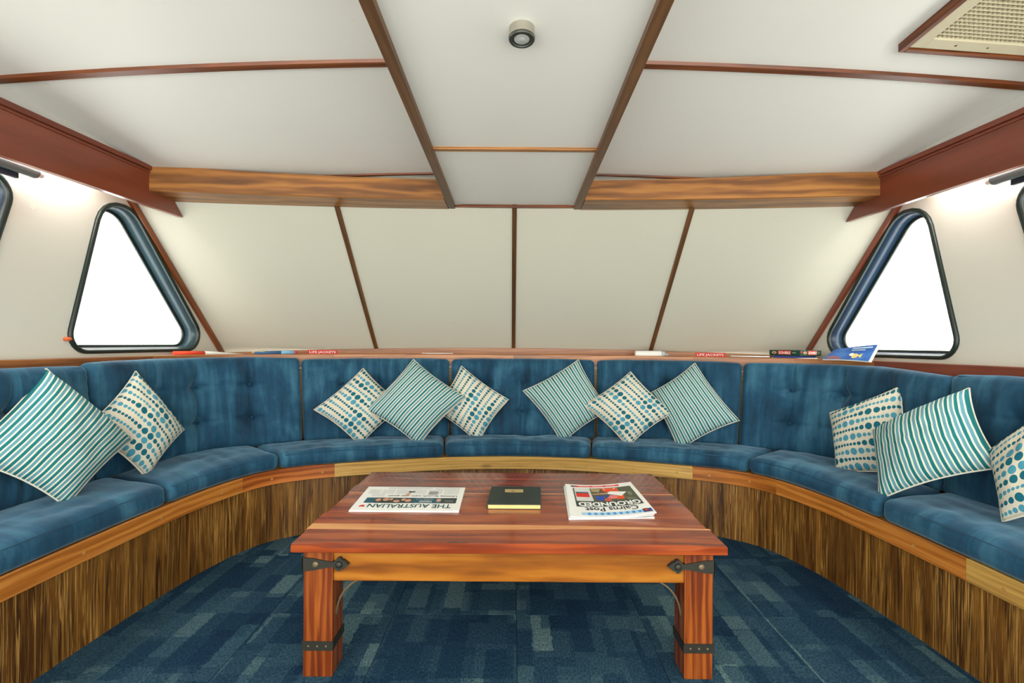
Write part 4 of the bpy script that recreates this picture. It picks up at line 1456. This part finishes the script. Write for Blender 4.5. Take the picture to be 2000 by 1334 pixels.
box('plate_mark', (-.006, 1.942, TZ + .0211), (.009, 1.950, TZ + .0215), flat('plate_ink', 120, 96, 60), top)

# ================================================================== LEDGE CLUTTER
LZ = 1.012
# board-game box, corner towards the room
gb = thing('board_game_box', (1.86, 3.0, LZ + .024), 'dark green board game box with red name bars on the right end of the ledge', 'game box')
c0 = Vector((1.80, 2.86)); e1 = Vector((-.08, .20)); e2 = Vector((.185, .074))
def gq(a, b, z):
    q = c0 + e1 * a + e2 * b
    return (q.x, q.y, z)
z0, z1 = LZ + .024, 1.073
gm = flat('dark_green_card', 24, 64, 48, .45)
solid('box_base', [gq(.02, .02, z0), gq(.98, .02, z0), gq(.98, .98, z0), gq(.02, .98, z0), gq(.02, .02, z1 - .008), gq(.98, .02, z1 - .008), gq(.98, .98, z1 - .008), gq(.02, .98, z1 - .008)], gm, gb)
solid('box_lid', [gq(0, 0, z0 + .004), gq(1, 0, z0 + .004), gq(1, 1, z0 + .004), gq(0, 1, z0 + .004), gq(0, 0, z1), gq(1, 0, z1), gq(1, 1, z1), gq(0, 1, z1)], gm, gb, .001)
def face_page(o_, ev, nv, rev):
    L_ = ev
    def fn(u, v, lift=0.0):
        k = (1 - u) if rev else u
        q = o_ + ev * k - nv * lift
        return Vector((q.x, q.y, z1 - (z1 - z0 - .004) * v))
    return Page(fn, gb)
n1 = Vector((e1.y, -e1.x)).normalized(); n1 = n1 if n1.dot(Vector((.5, .86))) > 0 else -n1
n2 = Vector((e2.y, -e2.x)).normalized(); n2 = n2 if n2.dot(Vector((.5, .86))) > 0 else -n2
pa = face_page(c0, e1, n1, True); pb = face_page(c0, e2, n2, False)
for pgx, s in ((pa, 0.0), (pb, 0.06)):
    pgx.quad('name_bar', .30 + s, .12, .72 + s, .86, flat('scarlet_card', 206, 44, 44), .0008, 1, 1)
    pgx.text('name_lettering', 'SCRABBLE', .33 + s, .25, .70 + s, .74, white_ink, .0014, bold=.02)
    pgx.blob('printed_badge', .17 + s, .5, .075, .25, flat('cream_card', 220, 200, 160), .0008)
    pgx.blob('printed_badge', .17 + s, .52, .045, .14, flat('russet_card', 150, 60, 40), .0012)
    pgx.quad('small_print', .76 + s, .42, .88, .58, grey_ink, .0008, 1, 1)
pb.quad('small_print', .04, .2, .10, .5, red_ink, .0008, 1, 1)
bb = thing('booklet', (1.86, 2.95, LZ), 'blue and white booklet lying under the green board game box', 'booklet')
def bq(a, b, z): return gq(a, b, z)
solid('cover', [bq(.1, -.06, LZ + .012), bq(.85, -.06, LZ + .012), bq(.85, .9, LZ + .012), bq(.1, .9, LZ + .012), bq(.1, -.06, LZ + .0235), bq(.85, -.06, LZ + .0235), bq(.85, .9, LZ + .0235), bq(.1, .9, LZ + .0235)], flat('violet_blue_card', 60, 72, 150), bb, .001)
solid('page_block', [bq(.05, .04, LZ), bq(.95, .04, LZ), bq(.95, .9, LZ), bq(.05, .9, LZ), bq(.05, .04, LZ + .012), bq(.95, .04, LZ + .012), bq(.95, .9, LZ + .012), bq(.05, .9, LZ + .012)], M['paper'], bb, .001)

# reef brochure leaning on the rail
br_ = thing('brochure', (1.87, 2.55, 1.02), 'glossy blue brochure with a yellow fish leaning over the right end of the ledge', 'brochure')
bBL, bBR, bTL, bTR = Vector((1.815, 2.672, 1.024)), Vector((1.915, 2.455, 1.020)), Vector((1.915, 2.716, 1.079)), Vector((2.012, 2.515, 1.110))
bn = ((bBR - bBL).cross(bTL - bBL)).normalized()
if bn.z < 0: bn = -bn
def pg3(u, v, lift=0.0):
    p = bTL * (1 - u) * (1 - v) + bTR * u * (1 - v) + bBR * u * v + bBL * (1 - u) * v
    return p + bn * (lift + .004 * sin(pi * u))
def brochure_sheet(name, lift0, lift1, mat, ext=0.0):
    nu, nv = 8, 4
    V, F = [], []
    for s in (lift0, lift1):
        for i in range(nu + 1):
            for j in range(nv + 1): V.append(pg3(i / nu * (1 + ext), j / nv, s))
    n = (nu + 1) * (nv + 1)
    for s in (0, 1):
        for i in range(nu):
            for j in range(nv):
                a = s * n + i * (nv + 1) + j
                F.append((a, a + 1, a + nv + 2, a + nv + 1))
    def edge(idx):
        for a, b in zip(idx, idx[1:]): F.append((a, b, b + n, a + n))
    edge([i * (nv + 1) for i in range(nu + 1)]); edge([i * (nv + 1) + nv for i in range(nu + 1)])
    edge(list(range(nv + 1))); edge([nu * (nv + 1) + j for j in range(nv + 1)])
    return fixn(obj(name, V, F, mat, br_))
brochure_sheet('page_block', -.006, 0, M['paper'], .05)
def seamat():
    k = NT('reef_cover_print')
    v = k.coord('Object')
    c = k.ramp(k.noise(v, 14, 4), [(.3, srgb(16, 58, 130)), (.55, srgb(28, 92, 172)), (.8, srgb(70, 130, 190))])
    return k.done(c, .3, .5)
brochure_sheet('cover', .0002, .0010, seamat())
P3 = Page(pg3, br_)
pale = flat('pale_cover_ink', 170, 196, 220); yel = flat('yellow_cover_ink', 222, 200, 120)
P3.quad('title_line', .48, .10, .93, .20, pale, .0016, 2, 1)
P3.quad('title_line', .50, .27, .80, .34, pale, .0016, 2, 1)
P3.blob('printed_fish', .66, .72, .07, .16, yel, .0016)
P3.blob('printed_fish', .57, .62, .05, .10, white_ink, .0016)
P3.poly('printed_fish', [(.72, .70), (.80, .55), (.80, .85)], yel, .0016)
P3.blob('printed_coral', .18, .85, .13, .13, flat('coral_cover_ink', 150, 96, 96), .0015)
P3.blob('printed_coral', .34, .92, .07, .07, flat('coral_cover_ink', 150, 96, 96), .0015)

# white plastic tube with clear nozzle
tb = thing('plastic_tube', (.97, 3.30, LZ), 'white plastic tube with a clear cap lying on the ledge right of centre', 'tube')
def on_ledge(t, off): 
    p, n_ = cT(t); q = p + n_ * off
    return q
q0, q1 = Vector((.868, 3.255)), Vector((1.045, 3.215))
dq = (q1 - q0).normalized()
def l3(q, z): return (q.x, q.y, z)
tube('barrel', [l3(q0, LZ + .024), l3(q0 + dq * .01, LZ + .024), l3(q1, LZ + .024)], [.020, .0235, .0235], M['white'], tb, 14)
tube('cap', [l3(q1, LZ + .024), l3(q1 + dq * .02, LZ + .024), l3(q1 + dq * .022, LZ + .022), l3(q1 + dq * .055, LZ + .017)], [.023, .020, .010, .004], flat('clear_grey_plastic', 176, 184, 186, .2), tb, 12)

# rolled flag: red and white
rf = thing('rolled_flag', (-1.87, 2.77, LZ), 'rolled red and white flag lying on the left end of the ledge', 'flag')
tube('red_roll', [(-1.985, 2.655, LZ + .018), (-1.90, 2.795, LZ + .018)], [.0145, .0145], flat('red_cloth', 226, 78, 48, .8), rf, 12)
tube('white_roll', [(-1.90, 2.795, LZ + .018), (-1.86, 2.84, LZ + .016), (-1.74, 2.93, LZ + .008)], [.0135, .012, .005], flat('white_cloth', 206, 204, 194, .8), rf, 12)
# blue rolled chart
rc = thing('rolled_chart', (-1.60, 3.08, LZ), 'rolled blue chart with a red end on the ledge near the left corner', 'chart')
tube('blue_roll', [(-1.715, 3.015, LZ + .017), (-1.57, 3.08, LZ + .017)], [.010, .0145], flat('blue_chart_paper', 52, 96, 138, .5), rc, 12)
tube('pale_band', [(-1.57, 3.08, LZ + .017), (-1.495, 3.113, LZ + .017)], [.0155, .0155], flat('light_blue_band', 120, 176, 208, .5), rc, 12)
tube('end_cap', [(-1.495, 3.113, LZ + .017), (-1.480, 3.120, LZ + .017)], [.016, .016], flat('red_cap', 200, 50, 58, .5), rc, 12)
tube('torn_edge', [(-1.73, 3.008, LZ + .021), (-1.66, 3.04, LZ + .026)], [.004, .009], flat('straw_paper', 196, 184, 140, .8), rc, 8)
# loose white rods
o = tube('drinking_straw', [(1.44, 3.02, LZ + .018), (1.635, 2.905, LZ + .018)], .004, M['white'], None, 8, base=(1.53, 2.96, LZ + .014))
tag(o, 'thin white straw lying on the rail left of the green game box', 'straw')
o = tube('paper_slip', [(-.66, 3.285, LZ + .0165), (-.44, 3.318, LZ + .0165)], .003, M['white'], None, 6, base=(-.55, 3.30, LZ + .013))
tag(o, 'thin white slip of rolled paper on the ledge left of centre', 'paper')

# life jacket stickers on the skirting board
def sticker(xc, label):
    y = lambda x: ypan(x, 1.05) - 0.03
    s = thing('locker_sticker', (xc, y(xc), 1.02), label, 'sticker', 'red locker stickers')
    def fn(u, v, lift=0.0):
        x = xc + (u - .5) * .20
        return Vector((x, y(x) - .0006 - lift, 1.046 - .034 * v))
    V = [fn(i / 6, j, l) for l in (0, .0008) for i in range(7) for j in (0, 1)]
    F = []
    for b in (0, 14):
        for i in range(6): F.append((b + 2 * i, b + 2 * i + 1, b + 2 * i + 3, b + 2 * i + 2))
    for i in range(6):
        F.append((2 * i, 2 * i + 2, 16 + 2 * i, 14 + 2 * i)); F.append((2 * i + 1, 2 * i + 3, 17 + 2 * i, 15 + 2 * i))
    F.append((0, 1, 15, 14)); F.append((12, 13, 27, 26))
    fixn(obj('backing', V, F, flat('sticker_red', 216, 40, 36, .4), s))
    pgs = Page(fn, s)
    pgs.text('lettering', 'LIFE JACKETS', .06, .2, .94, .8, white_ink, .0014, bold=.015)
sticker(-1.395, 'red life jacket sticker with white lettering on the skirting, left of centre')
sticker(1.435, 'red life jacket sticker with white lettering on the skirting, right of centre')

# ================================================================== CEILING FITTINGS
dl = thing('downlight', (.016, 1.19, ZC), 'round brushed steel downlight on the central ceiling panel', 'lamp')
lathe('body', [(.0335, 0), (.0335, -.024), (.032, -.026)], (.016, 1.19, ZC), M['steel'], dl, 36)
lathe('bezel', [(.0345, -.0245), (.0345, -.028), (.0325, -.031), (.026, -.0315), (.025, -.029), (.021, -.029), (.020, -.0255)], (.016, 1.19, ZC), M['darkring'], dl, 36)
lathe('lens', [(.0205, -.0262), (.0205, -.0285), (.017, -.0295), (.010, -.0298), (.004, -.0315)], (.016, 1.19, ZC), M['lens'], dl, 28)

# air-conditioning return grille
gr = thing('air_grille', (1.52, 1.12, 2.04), 'cream egg-crate air grille with timber frame on the right of the ceiling', 'vent')
gx0, gx1, gy0, gy1 = 1.237, 1.80, .62, 1.472
def zc(x, y, d): return zceil(x, y) - d
def gbar(name, xa, xb, ya, yb2, d0, d1, mat, grain, parent=gr, bev=.0015):
    p = [(xa, ya), (xb, ya), (xb, yb2), (xa, yb2)]
    return solid(name, [(x, y, zc(x, y, d1)) for x, y in p] + [(x, y, zc(x, y, d0)) for x, y in p], mat, parent, bev, grain)
wv = .016
for nm, a in (('timber_edge', (gx0, gx0 + wv, gy0, gy1)), ('timber_edge', (gx1 - wv, gx1, gy0, gy1))):
    gbar(nm, *a, 0, .026, M['trimwood'], 1)
for a in ((gx0 + wv, gx1 - wv, gy0, gy0 + wv), (gx0 + wv, gx1 - wv, gy1 - wv, gy1)):
    gbar('timber_edge', *a, 0, .026, M['trimwood'], 0)
i0, i1, j0, j1 = gx0 + wv + .003, gx1 - wv - .003, gy0 + wv + .003, gy1 - wv - .003
fw = .040
for a in ((i0, i0 + fw, j0, j1), (i1 - fw, i1, j0, j1), (i0 + fw, i1 - fw, j0, j0 + fw), (i0 + fw, i1 - fw, j1 - fw, j1)):
    gbar('metal_frame', *a, 0, .022, M['grille'], 0)
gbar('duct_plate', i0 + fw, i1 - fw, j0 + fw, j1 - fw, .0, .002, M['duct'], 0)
# egg-crate lattice: thin crossing blades, one part
V, F = [], []
def blade(xa, xb, ya, yb2):
    b = len(V)
    p = [(xa, ya), (xb, ya), (xb, yb2), (xa, yb2)]
    for x, y in p: V.append((x, y, zc(x, y, .017)))
    for x, y in p: V.append((x, y, zc(x, y, .003)))
    for f in [(3, 2, 1, 0), (4, 5, 6, 7), (0, 1, 5, 4), (1, 2, 6, 5), (2, 3, 7, 6), (3, 0, 4, 7)]: F.append(tuple(b + k for k in f))
nx = int((i1 - i0 - 2 * fw) / .0135); ny = int((j1 - j0 - 2 * fw) / .0135)
for k in range(1, nx):
    x = i0 + fw + (i1 - i0 - 2 * fw) * k / nx
    blade(x - .0009, x + .0009, j0 + fw, j1 - fw)
for k in range(1, ny):
    y = j0 + fw + (j1 - j0 - 2 * fw) * k / ny
    blade(i0 + fw, i1 - fw, y - .0009, y + .0009)
lt = obj('egg_crate_lattice', V, F, M['grille'], gr, kind='stuff')
disc('frame_screw', (i0 + fw + .09, j1 - fw / 2, zc(i0 + fw + .09, j1 - fw / 2, .022)), .004, (0, 0, -1), .002, M['iron'], gr, 8)
disc('frame_screw', (i0 + fw + .19, j1 - fw / 2, zc(i0 + fw + .19, j1 - fw / 2, .022)), .004, (0, 0, -1), .002, M['iron'], gr, 8)

# roller blinds over the side windows
for sx, lab in ((-1, 'left'), (1, 'right')):
    rb = thing('roller_blind', (sx * 2.0, 1.1, 1.79), 'rolled-up grey roller blind above the window at the %s edge' % lab, 'blind')
    tube('roller', [(sx * 1.985, .3, 1.795), (sx * 1.985, 1.885, 1.795)], .023, M['blind'], rb, 16)
    tube('end_pin', [(sx * 1.985, 1.885, 1.795), (sx * 1.985, 1.91, 1.795)], .014, M['white'], rb, 12)
    box('bottom_rail', (sx * 2.012 - .008, .3, 1.755), (sx * 2.012 + .008, 1.84, 1.783), M['blinddark'], rb, .002, 1)
    box('bracket', (min(sx * 1.975, sx * 2.05), 1.888, 1.775), (max(sx * 1.975, sx * 2.05), 1.893, 1.815), M['white'], rb, .001, 0)
    if sx < 0:
        pts = [(-2.04, 1.905, 1.78), (-2.042, 1.907, 1.70), (-2.042, 1.912, 1.665), (-2.042, 1.925, 1.655), (-2.042, 1.935, 1.665), (-2.042, 1.938, 1.68)]
        tube('pull_cord', pts, .0018, M['white'], rb, 6)
